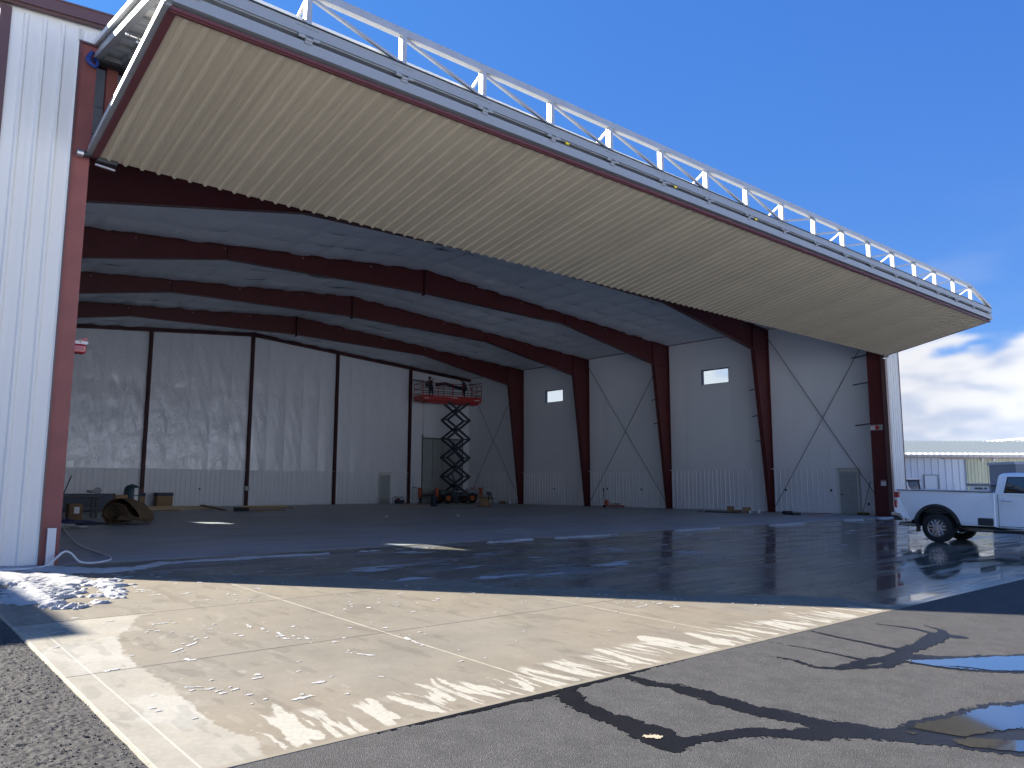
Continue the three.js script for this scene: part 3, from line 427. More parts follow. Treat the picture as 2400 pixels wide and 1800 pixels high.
{ // side walls, rear wall: ribbed sheet outside, vinyl-faced blanket and liner panels inside
  const rects = (a, b, y0, y1, wins) => { // vertical strips around window openings
    const out = []; let s = a; for (const [w0, w1] of wins) { if (w0 > s) out.push([s, w0, y0, y1]); out.push([w0, w1, y0, WY[0]], [w0, w1, WY[1], y1]); s = w1; } if (b > s) out.push([s, b, y0, y1]); return out;
  };
  const splitZ = (a, b, step) => { const n = Math.max(1, Math.round((b - a) / step)), o = []; for (let i = 0; i < n; i++) o.push([a + (b - a) * i / n, a + (b - a) * (i + 1) / n]); return o; };
  for (const s of [1, -1]) {
    const w = part(s > 0 ? 'right_wall' : 'left_wall', hangar), xo = s > 0 ? OXR : OXL, xi = s > 0 ? XR : XL, wins = [...(s > 0 ? WIN_R : WIN_L)].sort((p, q) => p[0] - q[0]);
    for (const [a, b, y0, y1] of rects(ZB - 0.1, -0.1, 0.0, HE, wins)) for (const [p, q] of splitZ(a, b, 0.915)) mesh('wall_panel', place(ribbed(q - p, y0, y1, y1, { off: 0.15 }), s > 0 ? xo : xo, 0, s > 0 ? q : p, s * Math.PI / 2), M.whitePanel, w);
    const bays = [ZB, ...[...FZ].reverse(), -0.3]; // insulation, bay by bay
    for (let k = 0; k < bays.length - 1; k++) {
      const a = bays[k], b = bays[k + 1], wn = wins.filter(q => q[0] > a && q[1] < b); const cuts = [];
      for (const r of rects(a, b, 2.44, HE - 0.02, wn)) { const n = r[2] === 2.44 && r[3] > HE - 0.1 ? splitZ(r[0], r[1], 1.35) : [[r[0], r[1]]]; for (const [p, q] of n) cuts.push([p, q, r[2], r[3]]); }
      for (const [p, q, y0, y1] of cuts) {
        const sd = Math.floor(p * 100) & 1023;
        mesh('insulation_strip', sheet(8, 26, (u, v) => { const z = mix(p, q, u), y = mix(y0, y1, v), e = Math.sin(Math.PI * clamp(u)), full = y1 - y0 > 5 ? 1 : 0.3; const bulge = full * (0.014 * e + 0.035 * e * (fbm(z * 0.9, y * 0.35, 3, sd) - 0.4) + 0.02 * (1 - e) * (vn(1, y * 0.9, sd + 3) - 0.5)); return [xi - s * (0.012 + Math.max(-0.008, bulge)), y, z]; }, (u, v) => [mix(p, q, u), mix(y0, y1, v)]), M.vinyl, w);
      }
      const dz = s > 0 && k === bays.length - 2 ? [[a, -3.52], [-2.36, b]] : [[a, b]];
      for (const [p0, q0] of dz) for (const [p, q] of splitZ(p0 + 0.05, q0 - 0.02, 0.915)) mesh('liner_panel', place(ribbed(q - p, 0.02, 2.40, 2.40, { off: 0.152, h: 0.036, base: 0.07, top: 0.035 }), xi - s * 0.03, 0, s > 0 ? p : q, -s * Math.PI / 2), M.liner, w);
      mesh('liner_cap', box2(xi - s * 0.075, 2.40, a, xi - s * 0.0, 2.44, b), M.liner, w);
    }
    // windows
    for (const [a, b] of s > 0 ? WIN_R : WIN_L) {
      const wd = part('window', hangar); const xm = (xo + xi) / 2, t = 0.05, x0 = xi - s * 0.05, x1 = xo + s * 0.03;
      mesh('frame', [box2(x0, WY[0], a, x1, WY[0] + t * 0.5, b), box2(x0, WY[1] - t, a, x1, WY[1], b), box2(x0, WY[0] + t * 0.5, a, x1, WY[1] - t, a + t), box2(x0, WY[0] + t * 0.5, b - t * 0.6, x1, WY[1] - t, b)], M.navy, wd);
      mesh('pane', box2(xm - 0.004, WY[0] + t * 0.5, a + t, xm + 0.004, WY[1] - t, b - t * 0.6), M.pane, wd);
    }
  }
  // rod bracing in three bays of the right wall
  for (const [a, b] of [[FZ[0], -0.9], [FZ[2], FZ[1]], [ZB + 0.1, FZ[3]]]) {
    const br = part('rod_brace', hangar), x = XR - 0.17;
    mesh('rod', rod([x, 0.15, a + 0.12], [x, 10.0, b - 0.15], 0.019, 8), M.cable, br); mesh('rod', rod([x - 0.045, 10.05, a + 0.12], [x - 0.045, 0.3, b - 0.15], 0.019, 8), M.cable, br);
  }
  // rear wall
  const rw = part('rear_wall', hangar);
  mesh('wall_panel', [place(ribbed(OXR - OXL, 0, HE - 0.05, HE - 0.05, { minor: false }), OXR, 0, ZB - 0.14, Math.PI), poly([[OXL, HE - 0.06], [OXR, HE - 0.06], [OXR, HE + 0.14], [XC, HR + 0.17], [OXL, HE + 0.14]], 0.02).translate(0, 0, ZB - 0.14)], M.whitePanel, rw);
  const posts = [3.3, 11.02, XC, 24.26, 30.78], topY = x => roofIn(x) - 0.02;
  const edges = [XL, ...posts, 32.1, XR];
  for (let k = 0; k < edges.length - 1; k++) {
    const n = Math.max(1, Math.round((edges[k + 1] - edges[k]) / 1.3));
    for (let i = 0; i < n; i++) {
      const a = mix(edges[k], edges[k + 1], i / n), b = mix(edges[k], edges[k + 1], (i + 1) / n); if (a >= 32.05) continue; const sd = Math.floor(a * 50) + 7;
      const slack = 1.0 - 0.5 * sstep(14, 28, a);
      mesh('insulation_strip', sheet(16, 60, (u, v) => {
        const x = mix(a, b, u), y = mix(2.44, mix(topY(a), topY(b), u), v), e = Math.sin(Math.PI * u);
        const gather = Math.exp(-Math.pow((y % 1.55) / 0.16, 2)); // girts behind pull the blanket tight
        const fan = (fbm((x - a) * 3 + y * 0.9, y * 0.5, 3, sd) - 0.5) * Math.exp(-Math.abs(u - 0.5) * 1.2);
        return [x, y, ZB + 0.02 + slack * (0.03 * e + 0.10 * e * (fbm(x * 1.2, y * 0.8, 3, sd + 5) - 0.35) + 0.08 * fan) - 0.012 * gather * e + 0.012];
      }, (u, v) => [mix(a, b, u), mix(2.44, 10.5, v)]), a < 18 ? M.vinylRough : M.vinylRear, rw);
    }
  }
  mesh('insulation_strip', [sheet(12, 20, (u, v) => { const x = mix(32.14, XR, u), y = mix(5.28, topY(x), v); return [x, y, ZB + 0.022 + 0.02 * Math.sin(u * 3.14) * vn(u * 3, v * 4, 4)]; }, (u, v) => [u * 4.7, v * 5])], M.vinyl, rw);
  // liner panels along the foot of the rear wall
  for (let k = 0; k < edges.length - 2; k++) { const segs = k === 4 ? [[edges[k], 28.1], [29.15, edges[k + 1]]] : [[edges[k], edges[k + 1]]]; for (const [p0, q0] of segs) for (const [p, q] of splitZ(p0 + 0.02, q0 - 0.02, 0.915)) if (p > 3.4) mesh('liner_panel', place(ribbed(q - p, 0.02, 2.40, 2.40, { off: 0.152, h: 0.034, base: 0.05, top: 0.022 }), p, 0, ZB + 0.03), M.liner, rw); else mesh('liner_panel', place(ribbed(q - p, 0.02, 2.40, 2.40, { pitch: 2, off: 1.9, h: 0.005, minor: false }), p, 0, ZB + 0.03), M.liner, rw); }
  mesh('liner_cap', box2(XL, 2.40, ZB + 0.005, 32.1, 2.445, ZB + 0.075), M.liner, rw);
  for (const x of posts) mesh('post', [box2(x - 0.10, 0, ZB + 0.05, x + 0.10, topY(x), ZB + 0.062), box2(x - 0.10, 0, ZB + 0.25, x + 0.10, topY(x), ZB + 0.262), box2(x - 0.006, 0, ZB + 0.062, x + 0.006, topY(x), ZB + 0.25), box2(x - 0.13, 0, ZB + 0.03, x + 0.13, 0.02, ZB + 0.3)], M.oxideDark, rw);
  for (const s of [1, -1]) { const X = x => s > 0 ? x : 2 * XC - x; mesh('top_beam', [bar([X(XR), HE - 0.16, ZB + 0.15], [XC, HR - 0.16, ZB + 0.15], 0.24, 0.24)], M.oxideDark, rw); }
  // tall rear leaf: flat sheets with dark seams beside the lift
  const tl = part('tall_door', hangar);
  for (const [p, q] of [[32.14, 33.08], [33.12, 34.05], [34.1, 35.2], [35.23, 36.12]]) mesh('door_sheet', bx(q - p, 5.12, 0.035, (p + q) / 2, 2.6, ZB + 0.045), M.doorGrey, tl);
  mesh('door_backing', box2(32.1, 0, ZB + 0.0, 36.86, 5.26, ZB + 0.018), M.navy, tl);
  mesh('door_track', [box2(32.1, 5.18, ZB + 0.03, 36.16, 5.27, ZB + 0.12), box2(32.04, 0, ZB + 0.02, 32.13, 5.5, ZB + 0.11), box2(36.14, 0, ZB + 0.02, 36.2, 5.2, ZB + 0.09)], M.cable, tl);
  mesh('edge_strip', box2(32.1, 5.5, ZB + 0.02, 32.19, 8.6, ZB + 0.1), M.white, tl);
  mesh('wall_sheet', box2(36.2, 0.02, ZB + 0.02, XR, 5.26, ZB + 0.035), M.liner, tl);
  // walk doors
  const door = (build) => { const d = part('door', hangar); build(d); };
  door(d => { mesh('leaf', box2(28.17, 0.03, ZB + 0.04, 29.09, 2.2, ZB + 0.085), M.doorGrey, d); mesh('frame', [box2(28.1, 0, ZB + 0.03, 28.165, 2.27, ZB + 0.11), box2(29.095, 0, ZB + 0.03, 29.16, 2.27, ZB + 0.11), box2(28.165, 2.205, ZB + 0.03, 29.095, 2.27, ZB + 0.11)], M.white, d); mesh('handle', [bar([29.0, 1.02, ZB + 0.13], [28.88, 1.02, ZB + 0.13], 0.03), cyl(0.03, 0.03, 0.06, 0, 0, 0).rotateX(Math.PI / 2).translate(29.0, 1.02, ZB + 0.11)], M.steel, d); });
  door(d => { mesh('leaf', box2(XR - 0.04, 0.03, -3.42, XR - 0.085, 2.22, -2.47), M.doorGrey, d); mesh('frame', [box2(XR - 0.02, 0, -3.5, XR - 0.11, 2.29, -3.425), box2(XR - 0.02, 0, -2.465, XR - 0.11, 2.29, -2.39), box2(XR - 0.02, 2.225, -3.425, XR - 0.11, 2.29, -2.465)], M.white, d); mesh('handle', [bar([XR - 0.14, 1.03, -3.34], [XR - 0.14, 1.03, -3.21], 0.03), cyl(0.03, 0.03, 0.06, 0, 0, 0).rotateZ(Math.PI / 2).translate(XR - 0.11, 1.03, -3.34)], M.black, d); });
  const rwl = part('outlet', hangar);
  for (const [z, y] of [[-6.53, 1.24], [-3.91, 1.24], [-1.95, 0.55], [-19.9, 1.22], [-16.9, 1.2], [-25.2, 1.2]]) mesh('outlet_box', rbx(0.05, 0.13, 0.09, 0.008, XR - 0.07, y, z), M.plasticDark, rwl);
  for (const [x, y] of [[31.3, 1.24], [31.52, 1.24], [14.6, 1.15]]) mesh('outlet_box', rbx(0.08, 0.13, 0.05, 0.008, x, y, ZB + 0.075), M.plasticDark, rwl);
  mesh('conduit', rod([XR - 0.05, 2.44, -3.92], [XR - 0.05, 3.65, -3.92], 0.014), M.white, hangar);
}
{ // ceiling blankets and roof
  const cl = part('ceiling', hangar), bays = [ZB, ...[...FZ].reverse(), -0.32];
  for (let k = 0; k < bays.length - 1; k++) for (const s of [1, -1]) {
    const a = bays[k], b = bays[k + 1], n = 4, W = XR - XC, NU = 13; // 13 purlin spaces from eave to ridge
    for (let i = 0; i < n; i++) {
      const p = mix(a, b, i / n), q = mix(a, b, (i + 1) / n), sd = k * 31 + i * 7 + (s > 0 ? 0 : 400);
      mesh('insulation_strip', sheet(130, 14, (u, v) => {
        const x = XC + s * W * u, z = mix(p, q, v), pu = u * NU, fu = pu - Math.floor(pu), cell = Math.floor(pu), eave = sstep(0.99, 0.86, u);
        const sag = Math.sin(Math.PI * fu), sv = Math.sin(Math.PI * v), am = 0.10 + 0.07 * hash(cell, sd, 3);
        const tilt = (hash(cell, sd, 9) - 0.5) * 0.10 * (fu - 0.5);
        const cr = Math.abs(fbm(x * 0.9 + z * 0.7, z * 0.8 - x * 0.2, 3, sd) - 0.5);
        const drop = eave * (am * Math.pow(sag, 0.7) * (0.45 + 0.55 * sv) + tilt + 0.05 * (fbm(x * 0.8, z * 1.1, 3, sd + 2) - 0.5) - 0.035 * Math.exp(-cr * 28)) + 0.02;
        return [x, roofIn(x) - drop + 0.05, z];
      }, (u, v) => [W * u, mix(p, q, v)]), M.vinyl, cl);
    }
  }
  const rf = part('roof', hangar), z0 = ZB - 0.3, z1 = 0.12;
  for (const s of [1, -1]) {
    const Xe = s > 0 ? OXR + 0.12 : OXL - 0.12, L = Math.hypot(Xe - XC, HR - HE), ang = Math.atan2(HR - HE, Math.abs(XR - XC));
    for (let i = 0; i < 12; i++) { const p = mix(z0, z1, i / 12), q = mix(z0, z1, (i + 1) / 12);
      const y = x => roofIn(x) + 0.20; mesh('roof_sheet', sheet(2, 1, (u, v) => [mix(XC, Xe, u), y(mix(XC, Xe, u)), mix(p, q, v)], (u, v) => [u * 19, mix(p, q, v)]), M.galv, rf); }
    mesh('eave_trim', box2(Xe - 0.02, HE - 0.1, z0, Xe + 0.06, HE + 0.17, z1), M.brownTrim, rf);
    mesh('rake_trim', [bar([s > 0 ? Xe + 0.02 : Xe - 0.02, roofIn(Xe) + 0.075, 0.10], [XC, HR + 0.075, 0.10], 0.12, 0.22), bar([s > 0 ? Xe : Xe, roofIn(Xe) - 0.02, 0.06], [XC, HR - 0.02, 0.06], 0.08, 0.12), bar([Xe, roofIn(Xe) + 0.20, 0.1], [XC, HR + 0.20, 0.1], 0.16, 0.035)], M.brownTrim, rf);
  }
}
// ------------------------------------------------------------------ bifold door, folded up into a canopy
{
  const d = part('bifold_door', hangar), DW = 34.98, X0 = 0.02;
  const yi = 7.80, zi = 0.1, yo = 8.63, zo = 4.74, LEN = Math.hypot(yo - yi, zo - zi), A = Math.atan2(yo - yi, zo - zi), TILT = 0.0042;
  // lower leaf in a frame whose v axis runs from the roller edge out to the fold; its face looks down
  const leaf = part('lower_leaf', d); const LM = new THREE.Matrix4().makeBasis(V(1, 0, 0), V(0, Math.sin(A), Math.cos(A)), V(0, -Math.cos(A), Math.sin(A))).setPosition(X0, yi, zi);
  const lg = g => { g = Array.isArray(g) ? norm(g) : g; g.applyMatrix4(LM); const p = g.attributes.position; for (let i = 0; i < p.count; i++) p.setY(i, p.getY(i) + TILT * p.getX(i) * clamp((p.getZ(i) - zi) / (zo - zi))); return g; };
  d.remove(leaf); // panels hang directly from the door so that they stay at sub-part depth
  const PW = 0.94; const tones = [0, 1, 2].map(k => { const m = M.tan.clone(); m.color.multiplyScalar([1, 0.965, 1.03][k]); return m; });
  for (let i = 0, x = 0.10; x < DW - 0.05; i++, x += PW) { const w = Math.min(PW, DW - 0.08 - x); const v0 = x < 0.5 ? 0.12 : 0.02; mesh('cladding_panel', lg(place(ribbed(w, 0.03, LEN - 0.09, LEN - 0.09, { pitch: PW / 3, off: PW / 6 + 0.02, h: 0.044, base: 0.105, top: 0.045 }), x, 0, 0.0 + (i % 2) * 0.0015)), tones[i % 3 === 0 ? 0 : (i * 7) % 3], d); }
  mesh('edge_trim', lg([bx(0.13, LEN - 0.1, 0.03, 0.045, LEN / 2, 0.012), bx(0.13, LEN - 0.1, 0.03, DW - 0.045, LEN / 2, 0.012)]), M.maroonTrim, d);
  mesh('bottom_seal', lg(bx(DW - 0.5, 0.05, 0.03, DW / 2 + 0.2, 0.03, -0.03)), M.brownTrim, d);
  mesh('fold_trim', lg([bx(DW, 0.05, 0.05, DW / 2, LEN - 0.055, 0.018), bx(DW, 0.05, 0.06, DW / 2, LEN - 0.005, 0.012), bx(DW, 0.015, 0.075, DW / 2, LEN - 0.03, 0.02)]), M.maroonTrim, d);
  mesh('leaf_frame', lg([bx(0.10, LEN, 0.20, -0.03, LEN / 2, -0.12), bx(0.10, LEN, 0.20, DW + 0.03, LEN / 2, -0.12), bx(0.04, LEN, 0.05, -0.085, LEN / 2, -0.05), bx(0.04, LEN, 0.05, DW + 0.085, LEN / 2, -0.05), bx(DW, 0.12, 0.18, DW / 2, 0.1, -0.12), ...Array.from({ length: 4 }, (_, k) => bx(DW, 0.1, 0.12, DW / 2, 0.95 * (k + 1), -0.09)), bx(DW, 0.012, 0.012, DW / 2, 1, -0.2)]), M.galv, d);
  mesh('leaf_back', lg(bx(DW - 0.1, LEN - 0.1, 0.015, DW / 2, LEN / 2, -0.14)), M.white, d);
  // fold rails seen edge-on from outside
  const tl = (x, y) => y + TILT * x;
  const rail = (y0, y1, z0, z1, m, name) => mesh(name, bar([X0 - 0.08, (y0 + y1) / 2, (z0 + z1) / 2], [X0 + DW + 0.08, tl(DW, (y0 + y1) / 2), (z0 + z1) / 2], Math.abs(z1 - z0), y1 - y0), m, d);
  rail(8.695, 8.885, 4.66, 4.82, M.greyPaint, 'lower_rail'); rail(8.97, 9.205, 4.66, 4.81, M.greyPaint, 'upper_rail'); rail(9.205, 9.225, 4.62, 4.83, M.black, 'weather_strip'); rail(8.885, 8.97, 4.58, 4.60, M.black, 'fold_gap_strip');  // last one: black strip set behind the gap between the two rails
  mesh('rail_lip', [bar([X0, 9.0, 4.835], [X0 + DW, tl(DW, 9.0), 4.835], 0.03, 0.02)], M.greyPaint, d);
  const posts = Array.from({ length: 17 }, (_, k) => 2.21 + k * 1.9085);
  for (const [i, x] of [0.35, ...posts, 34.6].entries()) { const y = tl(x, 8.932), kn = (a, b, yy) => rod([x + a, yy, 4.845], [x + b, yy + 0.0015, 4.845], 0.03, 10); mesh('hinge', [kn(-0.19, -0.07, y + 0.015), kn(-0.065, 0.065, y - 0.01), kn(0.07, 0.19, y + 0.015), bx(0.12, 0.07, 0.03, x - 0.13, y + 0.05, 4.828), bx(0.12, 0.07, 0.03, x + 0.13, y + 0.05, 4.828), bx(0.13, 0.07, 0.03, x, y - 0.05, 4.832)], M.greyPaint, d); }
  for (const x of [8.35, 12.2, 15.9]) mesh('hinge_tag', bx(0.10, 0.05, 0.02, x, tl(x, 8.925), 4.85), M.yellow, d);
  for (const x of posts) mesh('drip_clip', bx(0.42, 0.012, 0.02, x - 0.02, tl(x, 9.15), 4.812), M.greyPaint, d);
  // stiffening truss standing up from the fold
  const ty = x => tl(x, 9.85), by = x => tl(x, 9.22), zt = 4.76, xa = 0.35 + 0.0, xb = posts[16];
  mesh('truss_chord', bar([xa + 1.0, ty(xa), zt], [xb + 0.06, ty(xb), zt], 0.13, 0.145), M.galv, d);
  mesh('truss_end', [bar([xb + 0.02, ty(xb), zt], [35.02, by(35) + 0.06, zt], 0.13, 0.13), bar([1.4, ty(1), zt], [0.1, by(0) + 0.05, zt], 0.13, 0.13)], M.galv, d);
  posts.forEach((x, k) => {
    mesh('truss_post', box2(x - 0.05, by(x), zt - 0.07, x + 0.05, ty(x) - 0.07, zt + 0.06), M.galv, d);
    if (k < 16) { const n = posts[k + 1], left = k < 8; mesh('truss_diagonal', left ? bar([x + 0.05, ty(x) - 0.10, zt], [n - 0.06, by(n) + 0.04, zt], 0.055) : bar([x + 0.05, by(x) + 0.05, zt], [n - 0.06, ty(n) - 0.09, zt], 0.055), M.galv, d); }
    if (k % 2 === 0) mesh('truss_brace', bar([x, ty(x) - 0.09, zt - 0.04], [x, by(x) + 0.02, zt - 0.95], 0.05), M.galv, d);
  });
  // upper leaf: galvanised ladder frame with white insulation seen from inside, grey skin outside
  const uy = z => 9.93 + (9.10 - 9.93) * z / 4.7, U0 = 0.02, U1 = 4.66;
  const beamZ = (x, w, h, off = 0) => bar([x, uy(U0) + off, U0], [x, uy(U1) + off + TILT * x, U1], w, h);
  mesh('upper_frame', [beamZ(0.0, 0.12, 0.12), beamZ(0.46, 0.12, 0.12), beamZ(0.03, 0.06, 0.30, 0.2), beamZ(35.0, 0.12, 0.12), ...[0.06, 0.9, 1.75, 2.6, 3.45, 4.3].map(z => bar([-0.02, uy(z) + 0.0, z], [35.0, uy(z) + TILT * 35 * z / 4.7, z], 0.1, 0.1)), ...posts.map(x => beamZ(x, 0.09, 0.1))], M.galv, d);
  mesh('insulation', bar([X0 + DW / 2, uy(U0) + 0.11, U0], [X0 + DW / 2, uy(U1) + 0.11 + TILT * DW / 2, U1], DW - 0.2, 0.04), M.white, d);
  mesh('outer_skin', bar([X0 + DW / 2, uy(U0) + 0.28, U0], [X0 + DW / 2, uy(U1) + 0.20 + TILT * DW / 2, U1], DW + 0.15, 0.05), M.whitePanel, d);
  mesh('edge_cap', [beamZ(-0.07, 0.035, 0.10, 0.27)], M.white, d);
  mesh('latch', [rod([0.05, uy(2.2) - 0.10, 2.1], [0.5, uy(2.2) - 0.12, 2.1], 0.018), rod([0.22, uy(2.2) - 0.02, 2.1], [0.22, uy(2.2) - 0.17, 2.1], 0.018), new THREE.SphereGeometry(0.04, 10, 8).translate(0.05, uy(2.2) - 0.10, 2.1), new THREE.SphereGeometry(0.035, 10, 8).translate(0.22, uy(2.2) - 0.18, 2.1)], M.chrome, d);
  mesh('lift_bracket', [bar([0.62, 9.35, 0.5], [0.62, 9.72, 0.95], 0.10, 0.07), bar([0.60, 8.9, 0.42], [0.60, 9.42, 0.45], 0.10, 0.06)], M.yellow, d);
  mesh('lift_strap', [tubeG([[-0.10, 9.98, 0.02], [-0.16, 9.86, 0.06], [-0.15, 9.74, 0.1], [-0.06, 9.64, 0.12], [-0.01, 9.72, 0.1], [-0.03, 9.82, 0.06], [-0.09, 9.8, 0.1]], 0.035, 40, 8), tubeG([[-0.12, 9.9, 0.06], [-0.2, 9.78, 0.08], [-0.12, 9.66, 0.1]], 0.03, 20, 8)], M.blue, d);
  mesh('hinge_plate', [bx(0.5, 0.03, 0.2, 0.25, 9.80, 0.05), bx(0.2, 0.05, 0.16, 0.55, 9.76, 0.1)], M.plasticDark, d);
  for (const s of [1, -1]) { const x = s > 0 ? 34.95 : 0.08; mesh('guide_roller', [rod([x - s * 0.0, 7.84, 0.13], [x + s * 0.22, 7.82, 0.11], 0.055, 16), rbx(0.36, 0.09, 0.16, 0.02, x - s * 0.2, 7.76, 0.12), bar([x + s * 0.05, 7.84, 0.13], [x + s * 0.05, 8.0, 0.25], 0.05)], M.plasticDark, d); mesh('roller_cap', [rod([x + s * 0.22, 7.82, 0.11], [x + s * 0.33, 7.82, 0.11], 0.075, 18), bar([x - s * 0.0, 7.67, 0.1], [x - s * 0.35, 7.62, 0.14], 0.05, 0.035)], M.steel, d); }
}
// ------------------------------------------------------------------ snow left on the slab
{
  const nf = (x, z) => fbm(x * 3.1, z * 6.5, 4, 401) - 0.5, nf2 = (x, z) => fbm(x * 11, z * 17, 3, 402) - 0.5;
  const line = [[-1.6, -0.25, .16], [-1.1, -0.1, .22], [-0.6, 0.3, .30], [0.0, 0.9, .34], [0.5, 1.35, .28], [1.0, 1.2, .2], [1.55, 0.7, .16], [2.3, 0.72, .14], [3.2, 0.72, .16], [4.1, 0.72, .13], [4.9, 0.85, .12], [5.6, 0.8, .20], [6.5, 0.82, .22], [7.6, 0.86, .2], [8.7, 0.8, .18], [9.6, 0.62, .10], [11, 0.5, .16], [13.2, 0.55, .14], [15.5, 0.5, .13], [17.7, 0.5, .15], [20, 0.35, .13], [21.4, 0.42, .17], [23.2, 0.48, .17], [26, 0.45, .20], [28, 0.38, .17], [31, 0.4, .22], [34.5, 0.42, .24]];
  const gaps = x => x < 5 ? 0 : 0.20 * sstep(0.52, 0.66, vn(x * 0.75 + 0.3, 3.1, 411)) ;
  const ridgeF = (x, z) => chain(line, x, z) + 0.30 * nf(x, z) + 0.13 * nf2(x, z) - gaps(x) - 0.02;
  const tracks = [[-1.8, 0.6, .3], [-1.2, 1.0, .6], [-0.7, 1.7, .62], [-0.5, 2.4, .56], [-0.75, 3.3, .58], [-1.0, 4.1, .42], [-0.75, 4.9, .14], [-0.2, 4.4, .1], [0.1, 3.4, .25], [0.2, 2.6, .3]];
  const tread = (x, z) => Math.sin((z * 0.9 + Math.abs(x + 0.85) * 0.6) * 44) * sstep(0.42, 0.2, Math.abs(x + 0.85)) * sstep(1.2, 1.8, z);
  const trackF = (x, z) => chain(tracks, x, z) - 0.10 + 0.62 * nf(x, z) + 0.34 * nf2(x, z) + 0.09 * tread(x, z);
  const f = (x, z) => Math.max(ridgeF(x, z), trackF(x, z));
  const H = (k, m) => (x, z, v) => gy(z) + 0.004 + m * (1 - Math.exp(-Math.max(v, 0) * k)) * (0.6 + 0.6 * fbm(x * 9, z * 9, 3, 421)) + (v > 0.03 && x < 0.8 ? 0.012 * tread(x, z) + 0.022 * (fbm(x * 16, z * 16, 3, 422) - 0.5) : 0);
  const s = new THREE.Group(); s.name = 'snow'; s.userData = { kind: 'stuff', label: 'ragged ridge of old snow along the hangar threshold', category: 'snow' }; scene.add(s);
  mesh('snow_bank', [patch(f, -1.9, 5.4, -0.5, 5.2, 0.022, H(9, 0.055)), patch(ridgeF, 5.4, 35, 0.05, 1.35, 0.04, H(10, 0.075))], M.snow, s);
  // scattered crumbs and tread prints
  const strips = [[[-0.16, 6.6, .07], [-0.42, 7.15, .06]], [[0.15, 7.2, .08], [-0.15, 7.7, .06], [-0.47, 8.25, .08]], [[0.56, 7.1, .03], [0.75, 8.0, .05], [0.9, 8.55, .07]], [[0.39, 3.5, .06], [0.45, 4.8, .05]], [[-0.75, 9.2, .05], [-0.74, 9.7, .05]], [[-0.62, 9.4, .09], [-0.48, 10.2, .08]], [[1.1, 4.6, .05], [1.5, 5.3, .04]], [[2.4, 6.5, .04], [2.0, 7.1, .04]], [[2.6, 7.3, .05], [2.9, 6.9, .04]], [[5.2, 8.2, .06], [6.0, 9.4, .05]], [[5.7, 8.0, .05], [7.0, 10.2, .05]], [[1.75, 8.8, .05], [1.65, 9.3, .05]], [[0.9, 9.1, .04], [1.0, 9.5, .04]], [[3.6, 6.9, .03], [4.3, 7.2, .03]]];
  const bars_ = (x, z, a) => Math.sin((z * Math.cos(a) + x * Math.sin(a)) * 62) * 0.5 - 0.12;
  const crumbs = (x, z) => {
    let v = -1; strips.forEach((t, i) => { v = Math.max(v, Math.min(chain(t, x, z) + 0.05 * nf2(x, z), 0.035 * bars_(x, z, i * 0.7) + 0.08 * nf2(x, z) - 0.016)); });
    const sp = 0.10 * (fbm(x * 6, z * 9, 4, 431) - 0.735 - 0.07 * sstep(2.6, 5.0, z)) * (z > 1.5 ? 1 : 0); return Math.max(v, sp);
  };
  mesh('snow_crumbs', patch(crumbs, -1.45, 7.6, 1.6, 10.5, 0.02, H(60, 0.006)), M.snow, s);
  const slush = (x, z) => { const lim = sstep(1.0, 1.6, z) * sstep(7.2, 4.2, z); return 0.10 * (fbm(x * 0.9 + 4, z * 3.0, 5, 441) - 0.735 + 0.02 * sstep(20, 10, x)) * lim - 0.0008; };
  mesh('slush', patch(slush, 3.0, 34, 1.0, 7.4, 0.04, (x, z, v) => gy(z) + 0.003 + 0.006 * (1 - Math.exp(-Math.max(v, 0) * 200))), M.snow, s);
}
